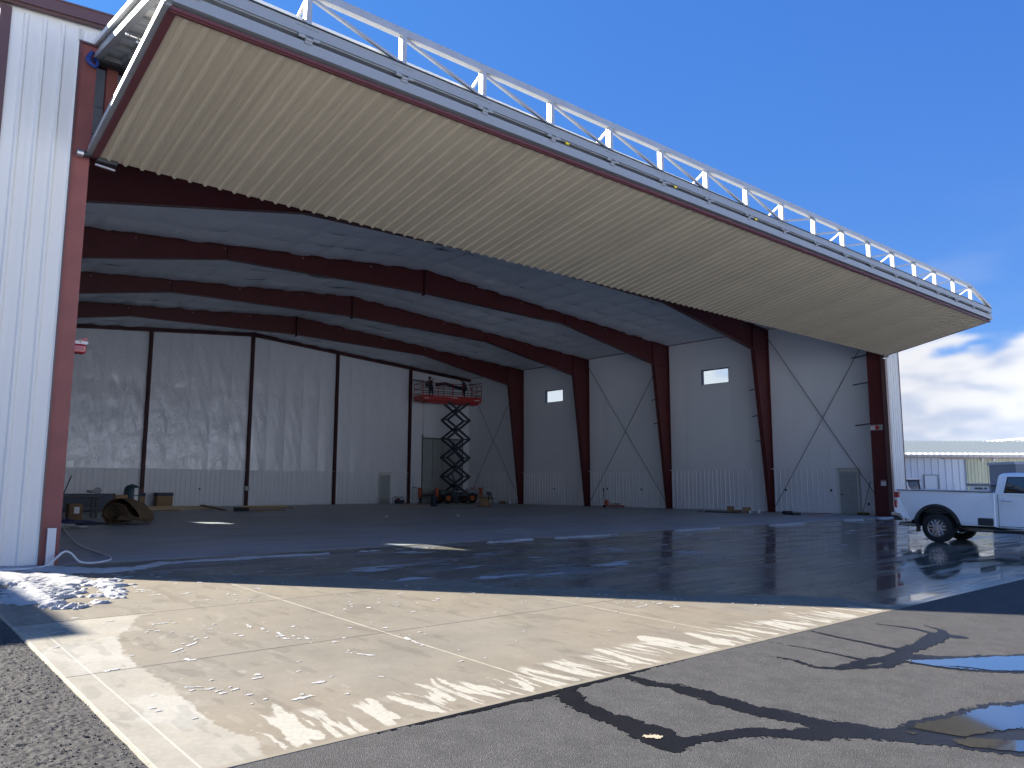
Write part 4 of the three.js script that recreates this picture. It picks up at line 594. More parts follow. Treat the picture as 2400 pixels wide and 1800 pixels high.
// ------------------------------------------------------------------ ground far off and other buildings
{
  const g = struct('added_snow_field', 'added snow ground out of view beyond the paving, bouncing sunlight into the hangar');  // unseen snow ground, added so sunlight bounces into the hangar and under the door
  const m = mat([0.77, 0.82, 0.88], 0.85);
  mesh('added_field_sheet', sheet(40, 60, (u, v) => { const z = v < 0.5 ? mix(19, 46, v * 2) : mix(46, 890, (v - 0.5) * 2); return [mix(-890, z < 70 ? 30 + (z - 19) * 0.9 : 76 + (z - 70) * 1.0, u), gy(z) + 0.012, z]; }, (u, v) => [u * 900, v * 400]), m, g);
  mesh('added_field_sheet', sheet(40, 20, (u, v) => { const z = mix(-200, 18.9, v); return [mix(64, 890, u), (z > 0 ? gy(z) : 0) + 0.012, z]; }, (u, v) => [u * 900, v * 400]), m, g);
}
{ // long low hangar across the taxiway
  const b = thing('storage_hangar', 'low pale metal hangar across the yard with a cream sliding door', 'building', [61.3, -0.35, -10.1], -Math.atan2(0.6527, 0.7576));
  // local x runs along the front, local z towards the camera
  const x0 = -14, x1 = 30, eave = 4.1, ridge = 5.72, dep = 9;
  for (let x = x0; x < x1; x += 2.745) if (!(x > 3.2 && x < 8.9)) mesh('wall_panel', place(ribbed(2.745, 0, eave, eave, { pitch: 0.549, off: 0.27, h: 0.05, base: 0.14, top: 0.06, minor: false }), x, 0, 0), mat([0.60, 0.64, 0.68], 0.5, 0, { map: rep(tStreak, 0.4, 0.2) }), b);
  for (const [p, q] of [[4.86, 6.55], [6.60, 8.25], [8.30, 9.94]]) mesh('sliding_door', place(ribbed(q - p, 0.05, 4.0, 4.0, { pitch: 0.28, off: 0.14, h: 0.03, base: 0.1, top: 0.04, minor: false }), p, 0, 0.12), mat([0.50, 0.50, 0.34], 0.55, 0, { map: rep(tStreak, 0.4, 0.2) }), b);
  mesh('wall_panel', place(ribbed(2.6, 0, eave, eave, { pitch: 0.549, off: 0.27, h: 0.05, base: 0.14, top: 0.06, minor: false }), 2.5, 0, 0.004), mat([0.60, 0.64, 0.68], 0.5), b);
  mesh('door_track', box2(3.0, 3.98, 0.05, 12, 4.1, 0.2), mat([0.36, 0.30, 0.28], 0.6), b);
  const wd = part('door', b); mesh('frame', [box2(1.45, 0, 0.03, 1.5, 2.72, 0.10), box2(2.55, 0, 0.03, 2.6, 2.72, 0.10), box2(1.5, 2.67, 0.03, 2.55, 2.72, 0.10)], M.cable, wd); mesh('leaf', box2(1.5, 0.02, 0.02, 2.55, 2.67, 0.06), mat([0.60, 0.64, 0.68], 0.5), wd);
  const L = Math.hypot(dep, ridge - eave), A = Math.atan2(ridge - eave, dep);
  const roofM = mat([0.085, 0.105, 0.125], 0.45, 0.1, { map: rep(tStreak, 0.4, 0.2) });
  for (let x = x0; x < x1; x += 2.745) { mesh('roof_sheet', place(ribbed(2.745, 0, L, L, { pitch: 0.457, off: 0.22, h: 0.13, base: 0.09, top: 0.05, minor: false }), x, eave + 0.12, 0.35, 0, -(Math.PI / 2 - A)), roofM, b); }
  mesh('roof_sheet', bar([(x0 + x1) / 2, ridge + 0.1, -dep + 0.35], [(x0 + x1) / 2, eave, -2 * dep], x1 - x0, 0.05), roofM, b);
  mesh('fascia', box2(x0, eave - 0.04, 0.2, x1, eave + 0.10, 0.34), mat([0.42, 0.34, 0.32], 0.6), b);
  mesh('end_wall', poly([[-0.3, 0], [2 * dep, 0], [2 * dep, eave], [dep, ridge], [-0.3, eave]], 0.05).rotateY(Math.PI / 2).translate(x1, 0, 0), M.whitePanel, b);
  mesh('wall', [box2(x0, 0, -2 * dep, x1, eave, -2 * dep + 0.1), box2(x0 + 0.05, 0, -0.25, x1 - 0.1, eave, -0.1)], M.whitePanel, b);
  // snow curling over the eave
  for (let x = x0 + 0.22; x < x1 - 0.5; x += 0.457) mesh('eave_snow', bx(0.44, 0.20, 0.42, x + 0.24, eave + 0.20, 0.28, [0.42, 0, 0.10 + 0.08 * rnd()]), M.snow, b);
  for (let i = 0; i < 2; i++) mesh('lamp', [rbx(0.14, 0.2, 0.14, 0.03, 6.1 + i * 0.95, 3.9, 0.28)], M.white, b);
}
{ // snowy roof showing over its right-hand end
  const b = thing('far_building', 'distant building whose snow-white roof edge shows over the low hangar roof at right', 'building', [104.1, -0.4, -16.7], -Math.atan2(0.6527, 0.7576));
  mesh('roof', [bar([0, 7.4, 0], [16, 8.3, 0], 12, 0.2), bar([16, 8.3, 0], [32, 7.4, 0], 12, 0.2)], M.snow, b);
  mesh('wall', poly([[0.4, 0], [31.6, 0], [31.6, 7.25], [16, 8.15], [0.4, 7.25]], 11.4), M.whitePanel, b);
}
{ // neighbouring hangar on the left, outside the frame: its corner shades the slab edge
  const b = thing('neighbour_hangar', 'white hangar standing left of the open one, beyond the picture edge', 'building', [0, -0.1, 0]);
  const L = 8.3 * 1.755, cx = -1.14 - 0.653 * L, cz = 6.5 - 0.757 * L;
  mesh('wall', [box2(cx - 22, 0, cz - 0.2, cx - 0.2, 8.3, cz), box2(cx - 0.2, 0, cz - 26, cx, 8.3, cz), box2(cx - 22, 0, cz - 26, cx - 0.2, 8.3, cz - 25.8)], M.whitePanel, b);
  mesh('roof', box2(cx - 22.2, 8.3, cz - 26.2, cx, 8.45, cz), M.galv, b);
  mesh('door', box2(cx - 18, 0, cz + 0.01, cx - 4, 6, cz + 0.06), M.doorGrey, b);
}
// ------------------------------------------------------------------ white pickup
{
  const t = thing('pickup_truck', 'white crew cab pickup truck parked nose outwards at the right of the opening', 'pickup truck', [22.17, gy(7.13), 7.13]);
  t.rotation.x = 0.02;
  const HW = 1.02; // z forward, right side at -x
  const side = (pts, holes, depth, bevel, x) => { const s = new THREE.Shape(); pts(s); const g = new THREE.ExtrudeGeometry(s, { depth, bevelEnabled: true, bevelThickness: bevel, bevelSize: bevel, bevelSegments: 3, curveSegments: 24 }); return g.rotateY(-Math.PI / 2).translate(x, 0, 0); }; // shape x -> world z, depth -> -x
  // bed sides with arch cut-out
  const AR = 0.56, AY = 0.46;
  const bedSide = s => { s.moveTo(-1.17, 0.86); s.lineTo(-1.15, 1.46); s.quadraticCurveTo(-1.14, 1.49, -1.08, 1.49); s.lineTo(1.46, 1.462); s.lineTo(1.50, 1.44); s.lineTo(1.50, 0.56); s.lineTo(0.66, 0.545); s.lineTo(0.60, 0.66); s.absarc(0, AY, AR + 0.06, 0.34, Math.PI - 0.36, false); s.lineTo(-0.72, 0.62); s.lineTo(-1.08, 0.70); s.closePath(); };
  const lower = s => { s.moveTo(1.53, 0.54); s.lineTo(1.53, 1.455); s.lineTo(3.78, 1.44); s.lineTo(4.9, 1.40); s.quadraticCurveTo(5.03, 1.36, 5.04, 1.2); s.lineTo(5.04, 0.62); s.lineTo(4.74, 0.55); s.lineTo(4.70, 0.62); s.absarc(4.06, AY, AR + 0.06, 0.3, Math.PI - 0.3, false); s.lineTo(3.38, 0.50); s.closePath(); };
  const paint = M.truckWhite;
  const bed = part('bed', t);
  for (const sx of [-1, 1]) {
    const g = side(bedSide, 0, 0.07, 0.025, sx > 0 ? HW - 0.03 : -HW + 0.10);
    const p = g.attributes.position; for (let i = 0; i < p.count; i++) { const y = p.getY(i); p.setX(i, p.getX(i) - Math.sign(p.getX(i)) * 0.05 * Math.pow((y - 0.95) / 0.5, 2)); } g.computeVertexNormals();
    mesh('bed_side', g, paint, bed);
    mesh('arch_trim', [side(s => { s.absarc(0, AY, AR + 0.072, 0.22, Math.PI - 0.22, false); s.absarc(0, AY, AR + 0.005, Math.PI - 0.22, 0.22, true); s.closePath(); }, 0, 0.06, 0.012, sx > 0 ? HW + 0.035 : -HW + 0.05)], M.plasticDark, bed);
    mesh('rail_cap', bx(0.09, 0.02, 2.58, sx * (HW - 0.07), 1.487, 0.19), M.plasticDark, bed);
    mesh('wheel_well', [bx(0.05, 0.6, 1.2, sx * (HW - 0.42), 0.72, 0), bx(0.28, 0.05, 0.8, sx * (HW - 0.28), 1.05, 0), side(s => { s.absarc(0, AY, AR + 0.05, 0, Math.PI, false); s.absarc(0, AY, AR + 0.02, Math.PI, 0, true); s.closePath(); }, 0, 0.36, 0.002, sx > 0 ? HW - 0.08 : -HW + 0.44)], M.black, bed);
    mesh('mud_flap', bx(0.28, 0.40, 0.018, sx * (HW - 0.16), 0.46, -0.56, [0.12, 0, 0]), M.plasticDark, bed);
    mesh('bed_corner_step', [rbx(0.10, 0.21, 0.40, 0.04, sx * (HW - 0.05), 0.66, 1.28)], M.plasticDark, bed);
    const tl = part('tail_light', t); mesh('lens', [rbx(0.09, 0.17, 0.17, 0.025, sx * (HW - 0.045), 1.345, -1.10), rbx(0.08, 0.22, 0.09, 0.025, sx * (HW - 0.045), 1.06, -1.135)], pmat([0.32, 0.004, 0.012], 0.12, 0, { clearcoat: 1 }), tl); mesh('reverse_lens', rbx(0.082, 0.09, 0.08, 0.015, sx * (HW - 0.045), 1.215, -1.135), pmat([0.5, 0.45, 0.45], 0.2), tl);
  }
  mesh('tailgate', rbx(1.72, 0.62, 0.07, 0.02, 0, 1.16, -1.145), paint, bed);
  mesh('bed_floor', [bx(1.8, 0.04, 2.6, 0, 0.86, 0.18), bx(1.8, 0.55, 0.05, 0, 1.14, 1.46)], M.plasticDark, bed);
  mesh('bed_lining', [bx(0.02, 0.54, 2.5, -HW + 0.135, 1.17, 0.2), bx(0.02, 0.54, 2.5, HW - 0.135, 1.17, 0.2)], M.plasticDark, bed);
  const bp = part('rear_bumper', t);
  mesh('bumper_bar', [rbx(1.3, 0.2, 0.16, 0.04, 0, 0.70, -1.24)], M.chrome, bp);
  for (const sx of [-1, 1]) { mesh('bumper_corner', [side(s => { s.moveTo(-1.27, 0.80); s.lineTo(-1.02, 0.78); s.quadraticCurveTo(-0.93, 0.72, -0.90, 0.58); s.lineTo(-0.96, 0.58); s.quadraticCurveTo(-1.0, 0.70, -1.08, 0.72); s.lineTo(-1.27, 0.74); s.closePath(); }, 0, 0.10, 0.012, sx > 0 ? HW - 0.01 : -HW + 0.11)], M.chrome, bp); mesh('bumper_step', rbx(0.40, 0.17, 0.22, 0.03, sx * (HW - 0.22), 0.66, -1.12), M.plasticDark, bp); }
  mesh('hitch', [bx(0.9, 0.08, 0.08, 0, 0.47, -1.12), bx(0.1, 0.08, 0.3, 0, 0.44, -1.3), bx(0.14, 0.03, 0.16, 0, 0.40, -1.43)], mat([0.12, 0.11, 0.10], 0.7, 0.4), t);
  { const em = mat([0.3, 0.27, 0.22], 0.45, 0.7); mesh('tail_pipe', rod([-HW + 0.12, 0.47, -1.05], [-HW + 0.2, 0.46, -0.55], 0.05, 14), em, t); mesh('muffler', tubeG([[-HW + 0.5, 0.45, 0.4], [-HW + 0.27, 0.42, 0.8], [-HW + 0.2, 0.42, 1.5]], 0.055, 20, 12), em, t); }
  mesh('chassis', [bx(0.12, 0.18, 5.6, -0.45, 0.52, 1.9), bx(0.12, 0.18, 5.6, 0.45, 0.52, 1.9), rod([-0.8, 0.40, 0], [0.8, 0.40, 0], 0.07, 12), new THREE.SphereGeometry(0.2, 16, 12).translate(0, 0.40, 0), rod([0, 0.42, 0], [0, 0.5, 3.2], 0.05), bx(1.5, 0.05, 2.2, 0, 0.60, 2.6)], M.black, t);
  // cab
  const cab = part('cab', t);
  { const g = side(lower, 0, 2 * HW - 0.10, 0.03, HW - 0.05); const p = g.attributes.position; for (let i = 0; i < p.count; i++) { const y = p.getY(i); p.setX(i, p.getX(i) * (1 - 0.045 * Math.pow((y - 1.0) / 0.45, 2))); } g.computeVertexNormals(); mesh('cab_body', g, paint, cab); }
  // greenhouse: pillars and roof lofted inwards
  const wy0 = 1.45, wy1 = 2.0, inset = y => 0.16 * Math.pow(clamp((y - wy0) / (wy1 - wy0)), 1.2), zr = y => 1.54 + 0.14 * (y - wy0), zf = y => 3.78 - 0.95 * (y - wy0);
  { const P = []; const ring = (y, dx, dz) => { const w = HW - 0.05 - inset(y) - dx; return [[-w, y, zr(y) + dz], [w, y, zr(y) + dz], [w, y, zf(y) - dz], [-w, y, zf(y) - dz]]; };
    const rings = [ring(wy0 - 0.03, 0, 0), ring(1.72, 0, 0), ring(1.93, 0, 0), ring(1.985, 0.02, 0.03), ring(2.02, 0.08, 0.10), ring(2.035, 0.2, 0.3)], q = (a, b, c, d) => P.push(...a, ...b, ...c, ...a, ...c, ...d);
    for (let k = 0; k < rings.length - 1; k++) for (let e = 0; e < 4; e++) q(rings[k][e], rings[k][(e + 1) % 4], rings[k + 1][(e + 1) % 4], rings[k + 1][e]); const L = rings[rings.length - 1]; q(...L);
    let g = new THREE.BufferGeometry(); g.setAttribute('position', new THREE.Float32BufferAttribute(P, 3)); g.computeVertexNormals(); mesh('cab_roof', g, paint, cab); }
  for (const sx of [-1, 1]) {
    const wx = y => sx * (HW - 0.05 - inset(y) + 0.006), win = (z0b, z1b, z0t, z1t, ya, yb, o = 0) => { const s = sheet(6, 6, (u, v) => { const y = mix(ya, yb, v); return [wx(y) + sx * o, y, mix(mix(z0b, z0t, v), mix(z1b, z1t, v), u)]; }, (u, v) => [u, v]); return s; };
    for (const [name, a, b, c, e] of [['rear_window', 1.78, 2.62, 1.86, 2.60], ['front_window', 2.74, 3.58, 2.72, 3.20]]) { const wn = part(name, t); mesh('surround', win(a - 0.025, b + 0.025, c - 0.03, e + 0.03, 1.465, 1.925, 0.001), M.black, wn); mesh('glass', win(a, b, c, e, 1.485, 1.905, 0.006), M.darkGlass, wn); mesh('sill_trim', win(a - 0.02, b + 0.02, a - 0.018, b + 0.02, 1.445, 1.468, 0.01), M.chrome, wn); }
    for (const [a, b, h] of [[1.62, 2.66, 1.74], [2.68, 3.74, 2.84]]) { const dr = part('door', t); const X = sx * (HW - 0.004); mesh('door_seam', [bx(0.006, 0.90, 0.012, X, 0.98, a), bx(0.006, 0.012, b - a, X - sx * 0.02, 0.56, (a + b) / 2)], M.black, dr); mesh('handle', [rbx(0.045, 0.035, 0.27, 0.015, X + sx * 0.018, 1.265, h + 0.12), rbx(0.03, 0.045, 0.08, 0.012, X + sx * 0.012, 1.265, h - 0.02)], M.chrome, dr); }
    mesh('side_step', [rod([sx * (HW + 0.04), 0.42, 1.5], [sx * (HW + 0.04), 0.42, 3.5], 0.045, 12), bx(0.16, 0.03, 1.7, sx * (HW + 0.02), 0.46, 2.6), bx(0.1, 0.05, 0.08, sx * (HW - 0.1), 0.47, 1.8), bx(0.1, 0.05, 0.08, sx * (HW - 0.1), 0.47, 3.2)], M.plasticDark, t);
    mesh('step_pad', bx(0.14, 0.008, 1.6, sx * (HW + 0.03), 0.48, 2.65), M.chrome, t);
    mesh('mirror', rbx(0.2, 0.28, 0.14, 0.04, sx * (HW + 0.2), 1.6, 3.45), M.plasticDark, t);
  }
  mesh('rear_glass', sheet(2, 2, (u, v) => { const y = mix(1.50, 1.9, v); return [mix(-0.72, 0.72, u), y, zr(y) - 0.006]; }, (u, v) => [u, v]), M.darkGlass, t);
  mesh('windscreen', sheet(2, 2, (u, v) => { const y = mix(1.48, 1.92, v); return [mix(-0.80, 0.80, u), y, zf(y) + 0.006]; }, (u, v) => [u, v]), M.darkGlass, t);
  mesh('grille', [bx(1.7, 0.4, 0.04, 0, 1.0, 5.07), bx(1.9, 0.22, 0.1, 0, 0.66, 5.08)], M.chrome, t);
  for (const sx of [-1, 1]) mesh('headlight', rbx(0.34, 0.22, 0.08, 0.03, sx * 0.8, 1.16, 5.05), pmat([0.7, 0.72, 0.75], 0.1, 0.4), t);
  // wheels
  const tyreProf = [[0.235, -0.13], [0.30, -0.135], [0.375, -0.128], [0.405, -0.105], [0.415, -0.06], [0.415, 0.06], [0.405, 0.105], [0.375, 0.128], [0.30, 0.135], [0.235, 0.13]];
  const spoke = () => { const s = new THREE.Shape(); s.moveTo(-0.030, 0.045); s.lineTo(0.030, 0.045); s.lineTo(0.040, 0.12); s.lineTo(0.088, 0.205); s.lineTo(0.052, 0.218); s.lineTo(0.0, 0.135); s.lineTo(-0.052, 0.218); s.lineTo(-0.088, 0.205); s.lineTo(-0.040, 0.12); s.closePath(); return new THREE.ExtrudeGeometry(s, { depth: 0.025, bevelEnabled: true, bevelThickness: 0.012, bevelSize: 0.008, bevelSegments: 2 }); };
  const rim = [new THREE.LatheGeometry([[0.215, -0.12], [0.222, -0.10], [0.20, -0.04], [0.205, 0.09], [0.225, 0.118], [0.238, 0.128], [0.242, 0.12]].map(p => new THREE.Vector2(...p)), 40).rotateX(Math.PI / 2), ...Array.from({ length: 6 }, (_, k) => spoke().rotateZ(k * Math.PI / 3).translate(0, 0, 0.075)), cyl(0.085, 0.075, 0.05, 0, 0, 0).rotateX(Math.PI / 2).translate(0, 0, 0.105), ...Array.from({ length: 8 }, (_, k) => cyl(0.012, 0.012, 0.03, 0, 0, 0, 6).rotateX(Math.PI / 2).translate(0.10 * Math.cos(k * 0.785), 0.10 * Math.sin(k * 0.785), 0.105))];
  const brk = [cyl(0.17, 0.17, 0.03, 0, 0, 0, 30).rotateX(Math.PI / 2).translate(0, 0, 0.02), cyl(0.205, 0.205, 0.01, 0, 0, 0, 30).rotateX(Math.PI / 2).translate(0, 0, -0.02)];
  const tread = []; for (let k = 0; k < 56; k++) for (const s of [-1, 1]) tread.push(bx(0.032, 0.02, 0.10, 0, 0.412, s * 0.062, [0, s * 0.5, 0]).rotateZ(k * Math.PI / 28 + (s > 0 ? 0.05 : 0)));
  for (const [sx, z] of [[-1, 0], [1, 0], [-1, 4.06], [1, 4.06]]) { const w = part('wheel', t); w.position.set(sx * (HW - 0.155), 0.415, z); w.rotation.y = sx * Math.PI / 2; mesh('tyre', [new THREE.LatheGeometry(tyreProf.map(p => new THREE.Vector2(...p)), 56).rotateX(Math.PI / 2), tread], M.rubber, w); const rm = mesh('rim', rim, M.chrome, w); rm.scale.set(1.07, 1.07, 1.05); mesh('brake', brk, M.cable, w); }
}
{ const t = thing('tool_box', 'white metal tool box with a grey lid in the pickup bed behind the cab', 'tool box', [22.17, gy(7.1) + 1.38, 7.13 + 1.02]);
  mesh('body', [rbx(1.62, 0.40, 0.5, 0.03, 0, 0.04, 0.12)], M.white, t); mesh('lid', rbx(1.70, 0.07, 0.62, 0.03, 0, 0.285, 0.1), mat([0.30, 0.31, 0.33], 0.5, 0.3), t); for (const x of [-0.5, 0.5]) mesh('latch', rbx(0.14, 0.1, 0.04, 0.01, x, 0.16, -0.14), M.cable, t); mesh('vent', [bx(0.02, 0.05, 0.2, -0.82, 0.18, 0.1), bx(0.02, 0.05, 0.06, -0.82, 0.18, 0.28)], M.cable, t); }
{ // utility vehicle cab behind the pickup
  const t = thing('utility_vehicle', 'small dark utility vehicle with a glazed cab behind the pickup bed', 'utility vehicle', [48.6, -0.45, -4.9], -0.70);
  mesh('body', [rbx(2.6, 0.5, 1.3, 0.1, 0.2, 0.75, 0), rbx(1.1, 0.35, 1.25, 0.08, -1.0, 1.05, 0)], M.navy, t);
  mesh('roof', [rbx(1.25, 0.07, 1.35, 0.03, 0.0, 2.29, 0)], M.navy, t); mesh('roof_snow', rbx(1.1, 0.05, 1.2, 0.02, 0, 2.345, 0), M.snow, t);
  for (const s of [-1, 1]) { mesh('post', [bar([-0.58, 0.95, s * 0.62], [-0.56, 2.28, s * 0.6], 0.12), bar([0.68, 1.0, s * 0.62], [0.50, 2.28, s * 0.6], 0.07), bar([-0.56, 2.24, s * 0.6], [0.5, 2.24, s * 0.6], 0.07)], M.black, t); }
  mesh('window', [bar([0.64, 1.05, 0], [0.48, 2.25, 0], 1.15, 0.01)], pmat([0.5, 0.55, 0.6], 0.05, 0, { transmission: 0.7, thickness: 0 }), t);
  mesh('seat', [rbx(0.5, 0.15, 1.1, 0.05, -0.15, 1.05, 0), rbx(0.15, 0.6, 1.0, 0.05, -0.42, 1.35, 0)], M.black, t);
  for (const [x, z] of [[-1, -0.6], [-1, 0.6], [1.1, -0.6], [1.1, 0.6]]) mesh('wheel', new THREE.TorusGeometry(0.25, 0.1, 12, 24).translate(x, 0.38, z), M.rubber, t);
}
{ // box body of a parked trailer
  const t = thing('cargo_trailer', 'grey box trailer parked in front of the cream sliding door', 'trailer', [42.15, -0.62, 2.35], -0.69);
  mesh('body', rbx(4.6, 2.0, 2.1, 0.05, 2.55, 2.28, 0), mat([0.22, 0.23, 0.27], 0.5), t); mesh('top_rail', [box2(0.2, 3.2, -1.08, 4.9, 3.34, 1.08)], mat([0.44, 0.46, 0.52], 0.45), t);
  mesh('frame', [box2(0.3, 1.1, -0.9, 4.8, 1.25, 0.9), bar([0.3, 1.15, 0.5], [-1.1, 1.0, 0], 0.1), bar([0.3, 1.15, -0.5], [-1.1, 1.0, 0], 0.1), box2(-1.1, 0.1, -0.05, -1.0, 1.1, 0.05)], M.black, t);
  for (const s of [-1, 1]) for (const x of [2.2, 3.1]) mesh('wheel', [new THREE.TorusGeometry(0.32, 0.13, 12, 28).translate(x, 0.55, s * 1.0), rod([x, 0.55, s * 0.95], [x, 0.55, s * 1.05], 0.2, 20)], M.rubber, t);
}
// ------------------------------------------------------------------ people on the lift
function blob(bones, cell, m, parent, name) { // bones: [p, q, rp, rq]; smooth union of tapered capsules
  const mn = [1e9, 1e9, 1e9], mx = [-1e9, -1e9, -1e9]; for (const [p, q, a, b] of bones) for (let k = 0; k < 3; k++) { mn[k] = Math.min(mn[k], p[k] - a, q[k] - b); mx[k] = Math.max(mx[k], p[k] + a, q[k] + b); }
  const half = Math.max(mx[0] - mn[0], mx[1] - mn[1], mx[2] - mn[2]) / 2 * 1.1, c = [0, 1, 2].map(k => (mn[k] + mx[k]) / 2), R = Math.min(110, Math.max(20, Math.ceil(2 * half / cell)));
  const mc = new MarchingCubes(R, m, false, false, 160000); mc.isolation = 0; const kk = cell * 1.6;
  for (let z = 0; z < R; z++) for (let y = 0; y < R; y++) for (let x = 0; x < R; x++) {
    const X = c[0] + (x / R * 2 - 1) * half, Y = c[1] + (y / R * 2 - 1) * half, Z = c[2] + (z / R * 2 - 1) * half; let d = 9;
    for (const [p, q, a, b] of bones) { const dx = q[0] - p[0], dy = q[1] - p[1], dz = q[2] - p[2], t = clamp(((X - p[0]) * dx + (Y - p[1]) * dy + (Z - p[2]) * dz) / (dx * dx + dy * dy + dz * dz + 1e-9)); const e = Math.hypot(X - p[0] - dx * t, Y - p[1] - dy * t, Z - p[2] - dz * t) - (a + (b - a) * t); const h = clamp(0.5 + 0.5 * (d - e) / kk); d = mix(d, e, h) - kk * h * (1 - h); }
    mc.field[x + y * R + z * R * R] = -d;
  }
  mc.update(); const n = mc.count, g = new THREE.BufferGeometry(), P = new Float32Array(n * 3), N = new Float32Array(n * 3);
  for (let i = 0; i < n; i++) for (let k = 0; k < 3; k++) { P[i * 3 + k] = mc.positionArray[i * 3 + k] * half + c[k]; N[i * 3 + k] = mc.normalArray[i * 3 + k]; }
  g.setAttribute('position', new THREE.BufferAttribute(P, 3)); g.setAttribute('normal', new THREE.BufferAttribute(N, 3)); return mesh(name, g, m, parent);
}
function hand(w, dir, side, m, parent) { // palm from the wrist along dir, five fingers
  const f = V(...dir).normalize(), s = V(0, 1, 0).cross(f).normalize().multiplyScalar(side), u = f.clone().cross(s).normalize(), P = (a, b, c) => [w[0] + f.x * a + s.x * b + u.x * c, w[1] + f.y * a + s.y * b + u.y * c, w[2] + f.z * a + s.z * b + u.z * c], B = [[P(0, 0, 0), P(0.05, 0, 0), 0.024, 0.03]];
  [[-0.03, 0.068], [-0.01, 0.078], [0.011, 0.073], [0.031, 0.058]].forEach(([o, L]) => { B.push([P(0.06, o, 0), P(0.085, o * 1.1, -0.01), 0.012, 0.0095], [P(0.085, o * 1.1, -0.01), P(0.085 + L * 0.45, o * 1.15, -0.035), 0.0095, 0.009], [P(0.085 + L * 0.45, o * 1.15, -0.035), P(0.085 + L * 0.35, o * 1.15, -0.06), 0.009, 0.008]); });
  B.push([P(0.02, -0.03, -0.005), P(0.055, -0.055, -0.02), 0.013, 0.011], [P(0.055, -0.055, -0.02), P(0.085, -0.05, -0.04), 0.011, 0.009]);
  return blob(B, 0.005, m, parent, 'hand');
}
function person(label, pos, turn, J) {
  const p = thing('person', label, 'person', pos, turn);
  const B = [[J.hip, J.chest, .15, .17], [J.chest, J.neck, .15, .065], [J.neck, J.head, .06, .075]];
  for (const s of ['L', 'R']) B.push([J.chest, J['sh' + s], .12, .075], [J['sh' + s], J['el' + s], .068, .05], [J['el' + s], J['wr' + s], .05, .034], [J.hip, J['hp' + s], .13, .11], [J['hp' + s], J['kn' + s], .105, .07], [J['kn' + s], J['an' + s], .068, .046], [J['an' + s], J['to' + s], .05, .035]);
  blob(B, 0.02, M.clothNavy, p, 'body');
  const h = J.head, fw = J.face; // head with face
  const H = [[h, [h[0], h[1] + 0.06, h[2]], .085, .10], [[h[0] + fw[0] * .03, h[1] - 0.03, h[2] + fw[1] * .03], [h[0] + fw[0] * .05, h[1] - 0.07, h[2] + fw[1] * .05], .06, .035], [[h[0] + fw[0] * .09, h[1] + 0.02, h[2] + fw[1] * .09], [h[0] + fw[0] * .115, h[1] - 0.015, h[2] + fw[1] * .115], .011, .014]];
  for (const s of [-1, 1]) H.push([[h[0] - fw[1] * .09 * s, h[1] + 0.02, h[2] + fw[0] * .09 * s], [h[0] - fw[1] * .095 * s, h[1] - 0.02, h[2] + fw[0] * .095 * s], .018, .012]);
  blob(H, 0.009, M.skin, p, 'head');
  mesh('eyes', [-1, 1].map(s => new THREE.SphereGeometry(0.012, 8, 6).translate(h[0] + fw[0] * .088 - fw[1] * .033 * s, h[1] + 0.025, h[2] + fw[1] * .088 + fw[0] * .033 * s)), M.black, p);
  mesh('mouth', bx(0.045, 0.008, 0.02, h[0] + fw[0] * .083, h[1] - 0.055, h[2] + fw[1] * .083), M.redDeep, p);
  mesh('cap', [new THREE.SphereGeometry(0.112, 18, 10, 0, 7, 0, 1.6).translate(h[0], h[1] + 0.055, h[2]), rbx(0.16, 0.014, 0.12, 0.006, h[0] + fw[0] * .13, h[1] + 0.07, h[2] + fw[1] * .13)], M.clothDark, p);
  mesh('hair', new THREE.SphereGeometry(0.104, 16, 8, 0, 7, 1.2, 0.8).translate(h[0] - fw[0] * .012, h[1] + 0.045, h[2] - fw[1] * .012), M.hair, p);
  for (const s of ['L', 'R']) hand(J['wr' + s], [J['wr' + s][0] - J['el' + s][0], J['wr' + s][1] - J['el' + s][1], J['wr' + s][2] - J['el' + s][2]], s === 'L' ? 1 : -1, M.skin, p);
  return p;
}
